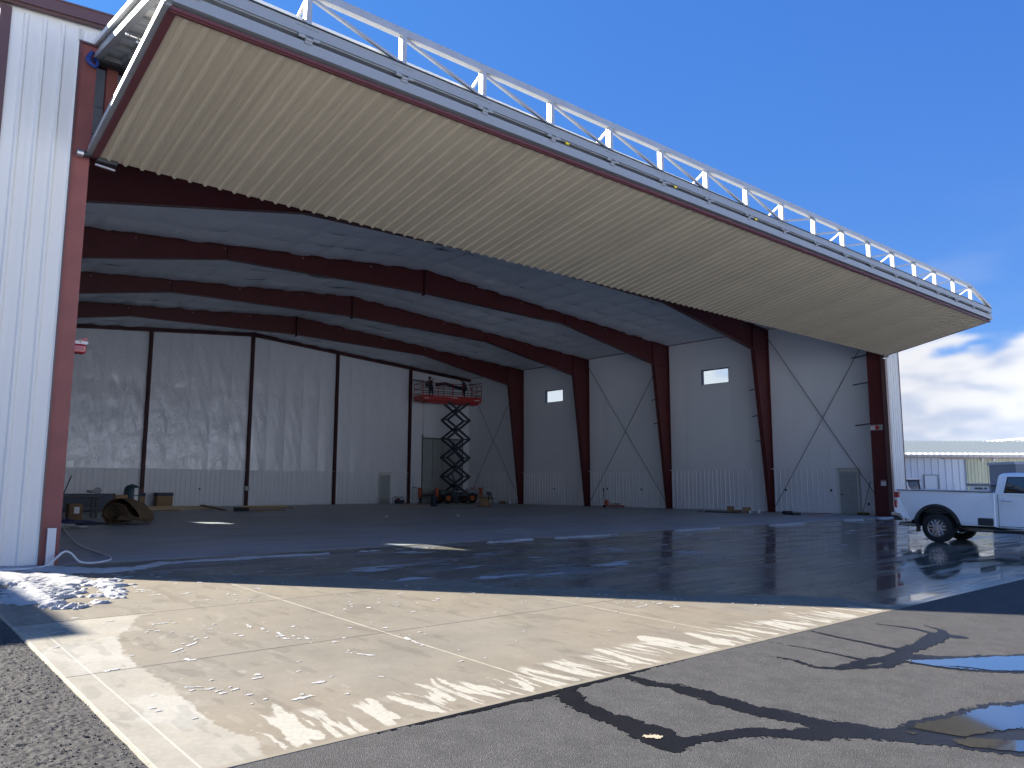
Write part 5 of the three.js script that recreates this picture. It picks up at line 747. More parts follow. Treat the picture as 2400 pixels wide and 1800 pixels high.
// ------------------------------------------------------------------ scissor lift in the rear corner
const LIFT = [33.62, 0, -33.25], LT = -0.2, lc = Math.cos(LT), ls = Math.sin(LT);
const onLift = (x, y, z) => [LIFT[0] + x * lc + z * ls, y, LIFT[2] - x * ls + z * lc];
{
  const t = thing('scissor_lift', 'raised red scissor lift with dark arms in the rear right corner', 'scissor lift', LIFT, LT);
  const arm = mat([0.016, 0.026, 0.042], 0.5), base = mat([0.06, 0.085, 0.105], 0.5), y0 = 1.28 - 0.66, lvl = 1.492, hw = 0.98;
  for (let k = 0; k < 5; k++) for (const z of [-0.62, 0.62]) {
    const a = y0 + k * lvl, b = a + lvl, c = 0.07; mesh('scissor_arm', bar([-hw, a, z], [hw, b, z], 0.07, 0.17), arm, t); mesh('scissor_arm', bar([-hw, b, z * 0.86], [hw, a, z * 0.86], 0.07, 0.17), arm, t);
  }
  for (let k = 0; k <= 5; k++) for (const x of [-hw, hw]) mesh('pivot_pin', rod([x, y0 + k * lvl, -0.66], [x, y0 + k * lvl, 0.66], 0.055, 12), arm, t);
  for (let k = 0; k < 5; k++) mesh('pivot_pin', rod([0, y0 + (k + 0.5) * lvl, -0.66], [0, y0 + (k + 0.5) * lvl, 0.66], 0.07, 12), arm, t);
  mesh('lift_cylinder', [rod([-0.3, 1.9, 0], [0.25, 1.0, 0], 0.07), rod([-0.35, 4.9, 0], [0.0, 4.1, 0], 0.06), rod([0, 4.1, 0], [0.75, 3.35, 0], 0.10), rod([-0.4, 2.5, 0.1], [0.02, 1.6, 0.1], 0.05)], arm, t);
  mesh('chassis', [rbx(3.1, 0.42, 1.3, 0.06, 0.05, 0.72, 0), rbx(1.3, 0.34, 1.5, 0.05, 0.1, 0.72, 0), rbx(0.75, 0.5, 1.5, 0.06, -1.15, 0.80, 0)], base, t);
  mesh('engine_cover', [rbx(0.75, 0.42, 0.4, 0.05, 1.1, 0.95, 0.62)], mat([0.30, 0.33, 0.34], 0.5), t);
  mesh('decal', [bx(0.5, 0.05, 0.012, 0.05, 0.95, 0.76)], M.paper, t);
  for (const [x, z] of [[-0.95, 0.78], [1.15, 0.78], [-0.95, -0.78], [1.15, -0.78]]) { const w = part('wheel', t); w.position.set(x, 0.43, z); mesh('tyre', [new THREE.TorusGeometry(0.30, 0.13, 14, 32)], M.rubber, w); mesh('rim', [cyl(0.24, 0.2, 0.16, 0, 0, 0, 28).rotateX(Math.PI / 2), cyl(0.1, 0.1, 0.24, 0, 0, 0, 16).rotateX(Math.PI / 2)], M.orange, w); }
  for (const [x, z] of [[-1.95, 0.95], [-2.6, -0.9], [1.85, 0.9], [2.0, -0.9]]) { const o = part('outrigger', t); mesh('cylinder', [rod([x, 0.52, z], [x, 1.18, z], 0.13, 18), rbx(0.32, 0.07, 0.3, 0.02, x, 1.2, z)], M.orangeRed, o); mesh('foot', [rod([x, 0.1, z], [x, 0.55, z], 0.07, 14), cyl(0.22, 0.2, 0.07, x, 0.05, z, 22), bar([x, 0.62, z], [x * 0.55, 0.66, z * 0.7], 0.14)], M.black, o); }
  // platform: cantilevered well out to the left of the arms
  const pl = part('platform', t), px0 = -3.25, px1 = 1.85, pz = 0.88, py = 8.06;
  mesh('deck', [rbx(px1 - px0, 0.24, 2 * pz, 0.03, (px0 + px1) / 2, py + 0.06, 0), bx(px1 - px0 - 0.5, 0.16, 1.0, (px0 + px1) / 2 + 0.2, py - 0.1, 0)], M.red, pl);
  for (const z of [-pz, pz]) mesh('toe_board', box2(px0, py + 0.16, z - 0.015, px1, py + 0.36, z + 0.015), M.red, pl); for (const x of [px0, px1]) mesh('toe_board', box2(x - 0.015, py + 0.16, -pz, x + 0.015, py + 0.36, pz), M.red, pl);
  mesh('decal', [bx(0.45, 0.06, 0.01, 1.45, py + 0.12, pz + 0.012), bx(0.55, 0.05, 0.01, -0.55, py + 0.22, pz + 0.022), ...Array.from({ length: 9 }, (_, k) => bx(0.08, 0.03, 0.01, -2.2 + k * 0.16, py + 0.26, pz + 0.022)), bx(0.4, 0.05, 0.01, -2.9, py + 0.1, pz + 0.012)], M.paper, pl);
  const rl = part('guard_rail', t), top = py + 1.32;
  for (const z of [-pz, pz]) { for (const y of [top, top - 0.42, top - 0.80]) mesh('rail', rod([px0, y, z], [px1, y, z], 0.022, 8), y === top ? M.redDeep : M.black, rl); for (const x of [px0, px0 + 1.3, -0.7, 0.15, 1.0, px1]) mesh('rail_post', rod([x, py + 0.15, z], [x, top, z], 0.028, 8), M.red, rl); }
  for (const x of [px0, px1]) for (const y of [top, top - 0.42, top - 0.80]) mesh('rail', rod([x, y, -pz], [x, y, pz], 0.022, 8), M.red, rl);
  mesh('rail_post', [rod([px1 - 0.42, py + 0.15, pz], [px1 - 0.42, top, pz], 0.028, 8), rod([px1 - 0.42, py + 0.15, -pz], [px1 - 0.42, top, -pz], 0.028, 8)], M.red, rl);
  mesh('control_box', rbx(0.3, 0.26, 0.2, 0.03, px0 + 0.45, top - 0.2, pz - 0.14), M.plasticDark, rl);
  // the crew
  const deckY = py + 0.18, A = onLift(-2.18, deckY, -0.05), Bp = onLift(0.62, deckY, 0.15);
  person('person in dark work clothes leaning to the wall at the lift platform left end', A, LT, { hip: [0, .93, 0], chest: [-.05, 1.30, -.04], neck: [-.08, 1.47, -.06], head: [-.09, 1.60, -.06], face: [-0.8, -0.6], shL: [.13, 1.38, -.12], shR: [-.2, 1.38, .05], elL: [.0, 1.18, -.36], elR: [-.42, 1.26, .02], wrL: [-.2, 1.26, -.5], wrR: [-.64, 1.36, -.06], hpL: [.1, .88, -.02], hpR: [-.1, .88, .02], knL: [.13, .49, .0], knR: [-.12, .49, .06], anL: [.14, .09, -.03], anR: [-.13, .09, .0], toL: [.08, .04, -.16], toR: [-.2, .04, -.14] });
  person('person in dark clothes and cap bending over the rail at the lift platform right', Bp, LT, { hip: [0.06, .92, 0], chest: [-.02, 1.26, .02], neck: [-.10, 1.42, .04], head: [-.17, 1.53, .05], face: [-0.95, 0.3], shL: [.06, 1.34, -.17], shR: [-.02, 1.34, .2], elL: [.16, 1.06, -.24], elR: [.1, 1.05, .27], wrL: [-.05, .92, -.26], wrR: [-.12, .95, .26], hpL: [.07, .87, -.1], hpR: [.06, .87, .1], knL: [.1, .48, -.12], knR: [-.02, .49, .13], anL: [.2, .09, -.12], anR: [.0, .09, .13], toL: [.08, .04, -.14], toR: [-.13, .04, .16] });
}
{ const P = (x, y, z) => onLift(x, y, z);
  solo('rolled_sheet', tubeG([P(-2.0, 9.28, 0.5), P(-1.6, 9.36, 0.62), P(-1.2, 9.38, 0.7), P(-0.8, 9.28, 0.72), P(-0.3, 9.16, 0.72), P(0.2, 9.14, 0.62), P(0.7, 9.12, 0.5)], 0.13, 60, 10), M.clothDark, 'dark rolled sheet lying along the lift guard rail between the two people', 'rolled sheet');
  solo('pole', rod(P(-3.2, 9.42, 0.55), P(-1.95, 9.76, 0.35), 0.03), M.steel, 'pale metal pole held by the left person on the lift', 'pole');
  solo('beam', bar(P(-3.9, 9.62, 0.0), P(-2.6, 9.50, 0.3), 0.07), M.black, 'dark bar jutting out past the left end of the lift platform', 'bar');
  solo('beam', bar(P(0.75, 9.42, 0.88), P(2.0, 9.62, 0.6), 0.06), M.black, 'dark bar resting across the right end of the lift guard rail', 'bar'); }
// ------------------------------------------------------------------ things standing on the hangar floor
function carton(name, label, w, h, d, pos, turn, m = M.cardboard, { open = false, tag = false, group } = {}) {
  const t = thing(name, label, 'box', pos, turn, group); mesh('box', [bx(w, h, 0.012, 0, h / 2, d / 2), bx(w, h, 0.012, 0, h / 2, -d / 2), bx(0.012, h, d - 0.02, w / 2, h / 2, 0), bx(0.012, h, d - 0.02, -w / 2, h / 2, 0), bx(w, 0.012, d, 0, 0.008, 0)], m, t);
  if (open) mesh('flap', [bx(w, 0.012, d * 0.5, 0, h + d * 0.18, -d / 2 - 0.05, [1.1, 0, 0]), bx(w, 0.012, d * 0.45, 0, h - 0.02, d / 2 + 0.18, [0.35, 0, 0]), bx(0.4 * w, 0.012, d, -w * 0.68, h + 0.03, 0, [0, 0, -0.25])], M.cardboardDark, t); else mesh('lid', [bx(w * 0.498, 0.012, d, -w * 0.25, h, 0), bx(w * 0.498, 0.012, d, w * 0.25, h, 0)], m, t);
  if (tag) mesh('shipping_label', bx(w * 0.4, h * 0.4, 0.004, w * tag, h * 0.62, d / 2 + 0.009), M.paper, t); return t;
}
{ // pallet jack
  const t = thing('pallet_jack', 'orange red pallet jack with its handle upright by the right wall', 'pallet jack', [35.45, 0, -18.95], -0.72);
  for (const z of [-0.19, 0.19]) { mesh('fork', [rbx(1.15, 0.06, 0.16, 0.02, 0.75, 0.10, z), cyl(0.04, 0.04, 0.1, 0, 0, 0).rotateX(Math.PI / 2).translate(1.2, 0.045, z)], M.orangeRed, t); }
  mesh('frame', [rbx(0.16, 0.42, 0.42, 0.03, 0.14, 0.30, 0), bar([0.1, 0.5, 0], [0.45, 0.14, 0], 0.3, 0.03), cyl(0.06, 0.06, 0.3, 0.02, 0.35, 0, 16)], M.orangeRed, t); mesh('pump', [cyl(0.05, 0.05, 0.3, -0.05, 0.42, 0, 16), rbx(0.3, 0.05, 0.14, 0.02, -0.1, 0.5, 0)], M.steel, t);
  for (const z of [-0.07, 0.07]) mesh('steer_wheel', cyl(0.09, 0.09, 0.06, 0, 0, 0, 20).rotateX(Math.PI / 2).translate(-0.02, 0.09, z), M.rubber, t);
  mesh('handle', [rod([-0.06, 0.45, 0], [-0.05, 1.05, 0], 0.022), tubeG([[-0.05, 1.05, 0], [-0.05, 1.1, 0.14], [-0.05, 1.2, 0.18], [-0.05, 1.28, 0.14], [-0.05, 1.29, 0], [-0.05, 1.28, -0.14], [-0.05, 1.2, -0.18], [-0.05, 1.1, -0.14], [-0.05, 1.05, 0]], 0.02, 60)], M.navy, t); t.scale.setScalar(1.0);
  solo('wire_coil', Array.from({ length: 7 }, (_, k) => tubeG(Array.from({ length: 9 }, (_, i) => { const a = i / 8 * 6.28; return [Math.cos(a) * (0.2 + 0.02 * k), 0.12 + 0.13 * (Math.sin(a + k) * 0.6 + 0.5), Math.sin(a) * (0.2 + 0.015 * k)]; }), 0.008, 40, 5)), mat([0.3, 0.29, 0.27], 0.6), 'loose coil of pale wire on the floor beside the pallet jack', 'wire coil', null, [36.35, 0.01, -18.7]);
}
carton('cardboard_box', 'open cardboard box with raised flaps in front of the scissor lift', 0.86, 0.54, 0.6, [29.5, 0.06, -24.3], 0.7, M.cardboard, { open: true, tag: 0.28 });
solo('pallet', [0, 1, 2, 3, 4].map(k => bx(0.14, 0.03, 0.7, -0.36 + k * 0.18, 0.045, 0)).concat([bx(0.9, 0.03, 0.08, 0, 0.015, 0.3), bx(0.9, 0.03, 0.08, 0, 0.015, -0.3)]), M.black, 'small dark pallet under the open cardboard box near the lift', 'pallet', null, [29.5, 0, -24.3], 0.7);
{ const t = thing('bin', 'dark blue round plastic bin standing left of the scissor lift', 'bin', [27.3, 0, -27.1]); mesh('body', new THREE.LatheGeometry([[0.001, 0.01], [0.19, 0.01], [0.225, 0.66], [0.235, 0.69], [0.215, 0.69], [0.18, 0.03]].map(p => new THREE.Vector2(...p)), 28), mat([0.012, 0.022, 0.05], 0.5), t); for (const s of [-1, 1]) mesh('handle', rbx(0.05, 0.04, 0.12, 0.015, s * 0.24, 0.6, 0), M.navy, t); }
for (const [p, a, l] of [[[35.75, 0, -31.6], 0.5, 'dark folding sawhorse right of the scissor lift'], [[33.1, 0, -31.3], -0.35, 'dark folding sawhorse standing in front of the scissor lift chassis']]) { const t = thing('sawhorse', l, 'sawhorse', p, a); mesh('top', rbx(0.66, 0.10, 0.16, 0.02, 0, 0.86, 0), M.plasticDark, t); for (const x of [-0.27, 0.27]) for (const z of [-1, 1]) mesh('leg', bar([x, 0.84, z * 0.04], [x * 1.1, 0.01, z * 0.26], 0.06, 0.03), M.plasticDark, t); mesh('shelf', bx(0.56, 0.03, 0.24, 0, 0.36, 0), M.plasticDark, t); }
{ const t = thing('paint_can', 'shiny metal can on the floor by the last frame column', 'can', [36.2, 0, -29.6]); mesh('can', cyl(0.13, 0.13, 0.28, 0, 0.14, 0), M.steel, t); mesh('lid', cyl(0.135, 0.135, 0.02, 0, 0.29, 0), M.chrome, t); }
carton('small_box', 'small brown box beside the shiny can at the wall foot', 0.5, 0.22, 0.3, [35.8, 0, -30.0], 0.4, M.cardboardDark);
{ const t = thing('compressor', 'dark portable compressor with red fittings at the rear wall foot', 'compressor', [28.35, 0, -33.1], -0.2); mesh('tank', [new THREE.CapsuleGeometry(0.14, 0.5, 6, 16).rotateZ(Math.PI / 2).translate(0, 0.2, 0)], M.navy, t); mesh('pump', [rbx(0.3, 0.16, 0.2, 0.03, -0.1, 0.40, 0), rbx(0.14, 0.16, 0.18, 0.02, 0.32, 0.22, 0.1)], M.redDeep, t); mesh('frame', [tubeG([[-0.42, 0.02, 0.18], [-0.42, 0.5, 0.16], [0, 0.56, 0.16], [0.3, 0.5, 0.16], [0.38, 0.02, 0.18]], 0.016), tubeG([[-0.42, 0.02, -0.18], [-0.42, 0.5, -0.16], [0, 0.56, -0.16], [0.3, 0.5, -0.16], [0.38, 0.02, -0.18]], 0.016)], M.black, t); mesh('hose', tubeG([[0.4, 0.2, 0.1], [0.55, 0.12, 0.2], [0.62, 0.03, 0.05], [0.48, 0.03, -0.1], [0.6, 0.06, 0.1]], 0.018), M.red, t); }
for (const [a, b, w, l] of [[[26.3, 0.02, -29.6], [28.6, 0.02, -29.0], 0.24, 'flat light board on the floor by the rear walk door'], [[27.0, 0.05, -29.7], [28.3, 0.05, -29.6], 0.3, 'short brown board lying over the flat light board']]) solo('floor_board', bar(a, b, w, 0.03), l[0] === 'f' ? M.wood : M.woodDark, l, 'board');
{ const t = carton('carton', 'tall brown carton in the clutter by the second frame column', 0.36, 0.36, 0.34, [33.25, 0, -7.8], 0.5, M.cardboardDark); }
carton('carton', 'brown carton with a white shipping label by the second frame column', 0.58, 0.30, 0.4, [33.95, 0.0, -7.25], 0.62, M.cardboard, { tag: -0.25 });
carton('carton', 'low brown box between the two taller cartons', 0.3, 0.16, 0.3, [33.62, 0, -7.6], 0.3, M.cardboardDark);
solo('paper_scrap', [rbx(0.14, 0.10, 0.10, 0.03, 0, 0.05, 0), rbx(0.1, 0.12, 0.08, 0.03, 0.13, 0.06, 0.03), rbx(0.12, 0.07, 0.1, 0.03, -0.14, 0.035, 0.02), rbx(0.08, 0.09, 0.09, 0.03, 0.05, 0.12, 0)], M.paper, 'crumpled white wrapping on the floor in front of the labelled carton', 'wrapping', null, [33.6, 0, -6.85], 0.5);
solo('bucket', new THREE.LatheGeometry([[0.001, 0.005], [0.09, 0.005], [0.11, 0.2], [0.115, 0.21], [0.1, 0.2]].map(p => new THREE.Vector2(...p)), 24), M.white, 'small white bucket right of the labelled carton', 'bucket', null, [34.3, 0, -6.75]);
for (const [a, b, l] of [[[33.0, 0.02, -9.7], [33.15, 0.02, -7.0], 'dark trim length on the floor in front of the cartons'], [[34.1, 0.02, -10.0], [34.2, 0.02, -8.2], 'dark trim length on the floor behind the cartons']]) solo('steel_trim', bar(a, b, 0.12, 0.035), M.plasticDark, l, 'trim length');
for (const [p, w, h, l] of [[[33.75, 0, -4.75], 0.66, 0.19, 'larger black tool case by the near right frame column'], [[33.45, 0, -4.15], 0.6, 0.13, 'flatter black tool case with a white label near the right wall door']]) { const t = thing('tool_case', l, 'tool case', p, 0.75); mesh('shell', rbx(w, h, 0.4, 0.03, 0, h / 2, 0), M.black, t); mesh('handle', rbx(0.16, 0.03, 0.04, 0.01, 0, h * 0.6, 0.21), M.plasticDark, t); if (h < 0.15) mesh('label_plate', bx(0.18, 0.05, 0.006, 0.02, h * 0.5, 0.203), M.paper, t); else mesh('label_plate', bx(0.16, 0.05, 0.006, -0.1, h * 0.4, 0.203), M.redDeep, t); }
solo('orange_cord', tubeG([[33.9, 0.015, -3.7], [34.2, 0.02, -3.6], [34.3, 0.015, -3.3], [34.0, 0.02, -3.35], [34.5, 0.02, -3.1]], 0.012, 40, 6), M.orange, 'short orange cord on the floor beside the tool cases', 'cord');
{ const t = thing('floor_broom', 'push broom leaning on the wall beside the right walk door', 'broom', [36.45, 0, -2.05]); mesh('brush', [rbx(0.08, 0.08, 0.62, 0.02, -0.1, 0.10, 0)], mat([0.25, 0.2, 0.05], 0.9), t); mesh('bristles', bx(0.06, 0.07, 0.6, -0.1, 0.035, 0), M.black, t); mesh('stick', rod([-0.1, 0.13, -0.02], [0.24, 1.72, 0.30], 0.014), M.navy, t); }
// signs on the near right door column
{ const t = thing('control_box', 'grey control box with red and white faces on the right door column', 'control box', [35.27, 4.33, -0.62]); mesh('case', rbx(0.06, 0.27, 0.58, 0.01, -0.03, 0, -0.02), mat([0.30, 0.31, 0.32], 0.5), t); mesh('white_plate', bx(0.008, 0.18, 0.22, -0.066, 0, -0.19), M.paper, t); mesh('red_plate', bx(0.008, 0.2, 0.16, -0.066, 0, 0.015), M.red, t); mesh('lettering', [bx(0.004, 0.025, 0.14, -0.072, 0.045, -0.2), bx(0.004, 0.025, 0.1, -0.072, -0.02, -0.2), bx(0.004, 0.03, 0.05, -0.072, 0.0, -0.11), bx(0.004, 0.03, 0.08, -0.068, 0.0, 0.14)], M.redDeep, t); }
{ const t = thing('notice_plate', 'small white notice plate low on the right door column', 'notice', [35.285, 1.62, -0.48]); mesh('plate', bx(0.012, 0.27, 0.24, -0.008, 0, 0), M.paper, t); mesh('header_band', bx(0.006, 0.05, 0.24, -0.013, 0.10, 0), M.redDeep, t); mesh('lettering', [0, 1, 2, 3].map(k => bx(0.004, 0.012, 0.17, -0.015, 0.04 - k * 0.04, 0)), mat([0.35, 0.35, 0.38], 0.8), t); }
{ const t = thing('warning_box', 'glossy red box on a pale grey bracket inside the left door column', 'control box', [0.02, 4.2, -0.75]); mesh('shell', [rbx(0.30, 0.20, 0.2, 0.05, 0.16, -0.06, 0), poly([[0.14, 0.09], [0.31, 0.18], [0.31, 0.06], [0.14, 0.06]], 0.16)], pmat([0.35, 0.01, 0.02], 0.25, 0, { clearcoat: 1 }), t); mesh('bracket', [bx(0.34, 0.06, 0.02, 0.15, 0.055, 0.11)], M.white, t); mesh('screw', new THREE.SphereGeometry(0.022, 10, 8).translate(0.2, 0.06, 0.122), M.chrome, t); mesh('stripe', bx(0.015, 0.19, 0.01, 0.09, -0.06, 0.101), M.paper, t); }
{ const t = thing('panel_box', 'white electrical box fixed to the rear middle post', 'electrical box', [XC, 1.15, ZB + 0.27]); mesh('box', rbx(0.32, 0.26, 0.1, 0.01, 0, 0.03, 0.05), M.white, t); mesh('cover', [bx(0.26, 0.2, 0.01, 0, 0.03, 0.105), bx(0.34, 0.03, 0.12, 0, 0.17, 0.05)], M.doorGrey, t); }
solo('metal_plate', [box2(-0.07, 0, -0.01, 0.07, 0.68, 0.01), box2(-0.07, 0, -0.05, -0.055, 0.68, -0.01)], mat([0.50, 0.53, 0.58], 0.4, 0.3), 'short pale metal plate standing against the foot of the left door column', 'metal plate', null, [-0.15, 0, 0.05]);
solo('water_hose', tubeG([[2.5, 0.03, -13.2], [2.3, 0.025, -11.5], [1.6, 0.025, -7], [1.25, 0.025, -4.2], [1.16, 0.025, -2.4], [1.08, 0.025, -0.9], [0.86, 0.022, -0.2], [0.5, 0.02, 0.08], [0.32, 0.06, 0.10], [0.17, 0.22, 0.12], [0.06, 0.26, 0.16], [-0.08, 0.16, 0.24], [-0.22, 0.06, 0.38], [-0.42, 0.03, 0.55], [-0.75, 0.03, 0.62], [-1.2, 0.03, 0.5]], 0.02, 220, 10), M.hose, 'white hose snaking out of the hangar round the left door column', 'hose');
// clutter by the left wall
[[3.05, -11.9, 0.0], [2.72, -12.15, 0.06], [2.56, -12.28, 0], [2.43, -12.3, 0.02], [2.25, -12.35, 0.02], [2.16, -12.4, 0.0], [2.06, -12.42, 0]].forEach(([x, z, dy], k) => { const t = new THREE.Shape(); t.absarc(0, 0, 0.062, 0, 6.2832, false); const h = new THREE.Path(); h.absarc(0, 0, 0.05, 0, 6.2832, true); t.holes.push(h); const g = new THREE.ExtrudeGeometry(t, { depth: 3.2, bevelEnabled: false, curveSegments: 20 }).translate(0, 0, -3.2); solo('plastic_pipe', g.rotateY(0.42), M.pvc, k === 0 ? 'white plastic pipe lying apart at the right end of the row of pipes' : 'white plastic pipe in the close row on the floor inside the left door column', 'pipe', k === 0 ? null : 'white pipes in the close row by the left door column', [x, 0.07 + dy, z]); });
{ // roll of brown fibre matting with a slumped outer wrap
  const t = thing('fibre_roll', 'large roll of brown fibre matting slumped on the floor inside at left', 'matting roll', [4.55, 0, -14.4], -0.62); // local -z is the axis, face at +z
  const spiral = (r0, r1, turns, th) => { const o = [], i = []; const n = 150; for (let k = 0; k <= n; k++) { const a = k / n * turns * 6.2832, r = mix(r0, r1, k / n), w = 1 + 0.05 * Math.sin(a * 2.3) + 0.03 * Math.sin(a * 5.1); o.push([Math.cos(a) * r * w * 1.12, Math.sin(a) * r * w * 0.9]); i.push([Math.cos(a) * (r - th) * w * 1.12, Math.sin(a) * (r - th) * w * 0.9]); } return o.concat(i.reverse()); };
  const core = new THREE.ExtrudeGeometry(new THREE.Shape(spiral(0.05, 0.43, 7.0, 0.034).map(p => new THREE.Vector2(...p))), { depth: 1.25, bevelEnabled: true, bevelThickness: 0.02, bevelSize: 0.006, bevelSegments: 2, steps: 10 }).translate(-0.10, 0.43, -1.13);
  { const p = core.attributes.position; for (let i = 0; i < p.count; i++) { const x = p.getX(i), y = p.getY(i), z = p.getZ(i); const n = fbm(x * 6 + z * 2, y * 6 + z, 3, 501) - 0.5; p.setXYZ(i, x + 0.05 * n, y + 0.05 * n, z + (z > -0.2 ? 0.10 * (fbm(x * 5, y * 5, 3, 502) - 0.5) - 0.12 * Math.exp(-(Math.pow(x + 0.22, 2) + Math.pow(y - 0.4, 2)) * 12) : 0)); } core.computeVertexNormals(); }
  mesh('core', core, M.fibreDark, t);
  const wrap = sheet(70, 40, (u, v) => { const a = mix(-0.75, Math.PI + 1.25, u), R = mix(0.47, 0.44, v) * (1 + 0.10 * (fbm(u * 5, v * 3, 4, 511) - 0.5)), sx = 1.12 + 0.55 * sstep(0.30, 0, u), z = mix(0.10, -1.55, v) + 0.18 * (fbm(u * 4, v * 2, 3, 513) - 0.5) * (v < 0.1 ? 1 : 0.6); let x = Math.cos(a) * R * sx * 1.05, y = 0.46 + Math.sin(a) * R * 1.05 + 0.07 * (fbm(u * 9, v * 8, 4, 512) - 0.5) - 0.10 * sstep(0.4, 1, v); if (y < 0.03) { x += (0.03 - y) * 1.4 * Math.sign(Math.cos(a)); y = 0.03 + 0.02 * vn(u * 30, v * 9, 5); } return [x, y, z]; }, (u, v) => [u * 2.6, v * 1.7]);
  mesh('outer_wrap', wrap, M.fibre, t);
  mesh('loose_flap', sheet(40, 16, (u, v) => { const x = mix(0.05, 1.15, u), h = 0.40 * Math.exp(-Math.pow((u - 0.15) * 2.0, 2)) * (1 - 0.6 * v) + 0.10 * Math.exp(-Math.pow((u - 0.75) * 4, 2)); return [x, 0.03 + h * (0.8 + 0.4 * fbm(u * 5, v * 5, 3, 521)), mix(0.02, 0.42, v) + 0.12 * (fbm(u * 4, v * 2, 3, 522) - 0.5)]; }, (u, v) => [u * 1.2, v * 0.5]), M.fibre, t);
}
{ const t = thing('pressure_tank', 'blue-green upright pressure tank with white labels by the rear wall', 'tank', [8.9, 0, -29.6]); mesh('shell', new THREE.LatheGeometry([[0.001, 1.47], [0.06, 1.46], [0.07, 1.43], [0.2, 1.41], [0.33, 1.33], [0.39, 1.22], [0.40, 1.1], [0.40, 0.22], [0.37, 0.12], [0.30, 0.06], [0.30, 0.0]].map(p => new THREE.Vector2(...p)), 40), M.tank, t); mesh('label_sheet', [new THREE.CylinderGeometry(0.404, 0.404, 0.38, 16, 1, true, 0.05, 0.62).translate(0, 1.06, 0), new THREE.CylinderGeometry(0.404, 0.404, 0.36, 16, 1, true, 0.05, 0.6).translate(0, 0.64, 0)], M.paper, t); mesh('seam', new THREE.TorusGeometry(0.402, 0.008, 6, 48).rotateX(Math.PI / 2).translate(0, 0.84, 0), M.navy, t); }
carton('tall_carton', 'tall brown carton with a dark top band left of the rear post', 0.62, 0.90, 0.5, [10.55, 0, -34.5], 0.2, M.cardboard);
carton('tall_carton', 'wide brown carton with a dark top band right of the first rear post', 0.95, 0.90, 0.5, [12.15, 0, -34.9], 0.1, M.cardboard);
for (const [x, z, w, a, l] of [[10.55, -34.5, 0.64, 0.2, 'dark folded cover on top of the left tall carton'], [12.15, -34.9, 0.97, 0.1, 'dark folded cover on top of the wide carton']]) solo('carton_cover', [box2(-w / 2 - 0.01, 0.72, -0.26, w / 2 + 0.01, 0.93, 0.265)], M.navy, l, 'cover', null, [x, 0, z], a);
solo('pry_bar', [rbx(0.5, 0.10, 0.26, 0.03, 0, 0.05, 0), bar([-0.18, 0.08, 0], [0.25, 0.22, 0], 0.08, 0.05)], M.redDeep, 'dark red tool lying on the left tall carton cover', 'tool', null, [10.6, 0.935, -34.5]);
{ const t = thing('work_bench', 'long dark work bench with clutter beneath it along the left side', 'bench', [3.4, 0, -21.4], 0.08); mesh('top', rbx(4.4, 0.07, 0.8, 0.02, 0, 0.92, 0), M.plasticDark, t); for (const x of [-1.9, -0.35, 1.9]) for (const z of [-0.32, 0.32]) mesh('leg', [bx(0.08, 0.88, 0.08, x, 0.44, z), bx(0.24, 0.05, 0.06, x, 0.85, z)], M.black, t); mesh('shelf', bx(4.1, 0.04, 0.7, 0, 0.42, 0), M.plasticDark, t); }
{ const t = thing('tool_chest', 'low dark blue tool chest behind the matting roll', 'tool chest', [6.75, 0, -29.8]); mesh('chest', rbx(2.6, 0.92, 0.7, 0.03, 0, 0.49, 0), mat([0.02, 0.026, 0.05], 0.5), t); for (let k = 0; k < 4; k++) mesh('drawer', bx(2.4, 0.17, 0.02, 0, 0.17 + k * 0.2, 0.36), M.navy, t); }
solo('grinder', [cyl(0.19, 0.19, 0.05, 0, 0, 0, 26).rotateX(Math.PI / 2).translate(0.22, 0.14, 0), rbx(0.3, 0.14, 0.2, 0.04, -0.08, 0.1, 0), cyl(0.1, 0.1, 0.12, -0.2, 0.12, 0, 16)], M.cable, 'bench grinder on top of the dark blue tool chest', 'tool', null, [7.0, 0.955, -29.7]);
solo('pry_bar', rod([0, 0, 0], [0.34, 1.0, -0.05], 0.03), M.black, 'dark bar leaning upright on the left end of the tool chest', 'bar', null, [5.6, 0.9, -29.7]);
carton('parts_box', 'small tan box on the roll side of the tool chest top', 0.55, 0.28, 0.3, [7.1, 0.66, -24.6], 0.1, M.cardboard);
solo('box_stand', [box2(-0.35, 0, -0.25, 0.35, 0.65, 0.25), box2(-0.37, 0.62, -0.27, 0.37, 0.655, 0.27)], M.woodDark, 'brown wooden stand under the small tan box behind the roll', 'stand', null, [7.1, 0, -24.6]);
carton('labelled_carton', 'brown carton with a white label under the bench left of the roll', 0.5, 0.66, 0.45, [4.1, 0, -19.4], 0.1, M.cardboardDark, { tag: 0.05 });
solo('plastic_tote', [rbx(0.75, 0.36, 0.5, 0.05, 0, 0.18, 0), rbx(0.8, 0.05, 0.54, 0.02, 0, 0.37, 0)], mat([0.20, 0.25, 0.32], 0.35), 'blue-grey plastic tote on the floor at the bench left end', 'tote', null, [3.05, 0, -18.6], 0.1);
solo('plastic_bag', (() => { const g = new THREE.SphereGeometry(0.3, 24, 18); const p = g.attributes.position; for (let i = 0; i < p.count; i++) { const k = 0.8 + 0.45 * fbm(p.getX(i) * 6 + 3, p.getY(i) * 6 + p.getZ(i) * 4, 3, 531); p.setXYZ(i, p.getX(i) * k * 1.15, Math.max(-0.2, p.getY(i) * k), p.getZ(i) * k); } g.computeVertexNormals(); return g; })(), pmat([0.12, 0.16, 0.22], 0.25), 'dark plastic bag on top of the blue-grey tote', 'bag', null, [3.2, 0.60, -18.6]);
solo('white_tub', [rbx(0.3, 0.32, 0.3, 0.04, 0, 0.16, 0)], M.white, 'white tub beside the dark plastic bag on the tote', 'tub', null, [2.82, 0.40, -18.6]);
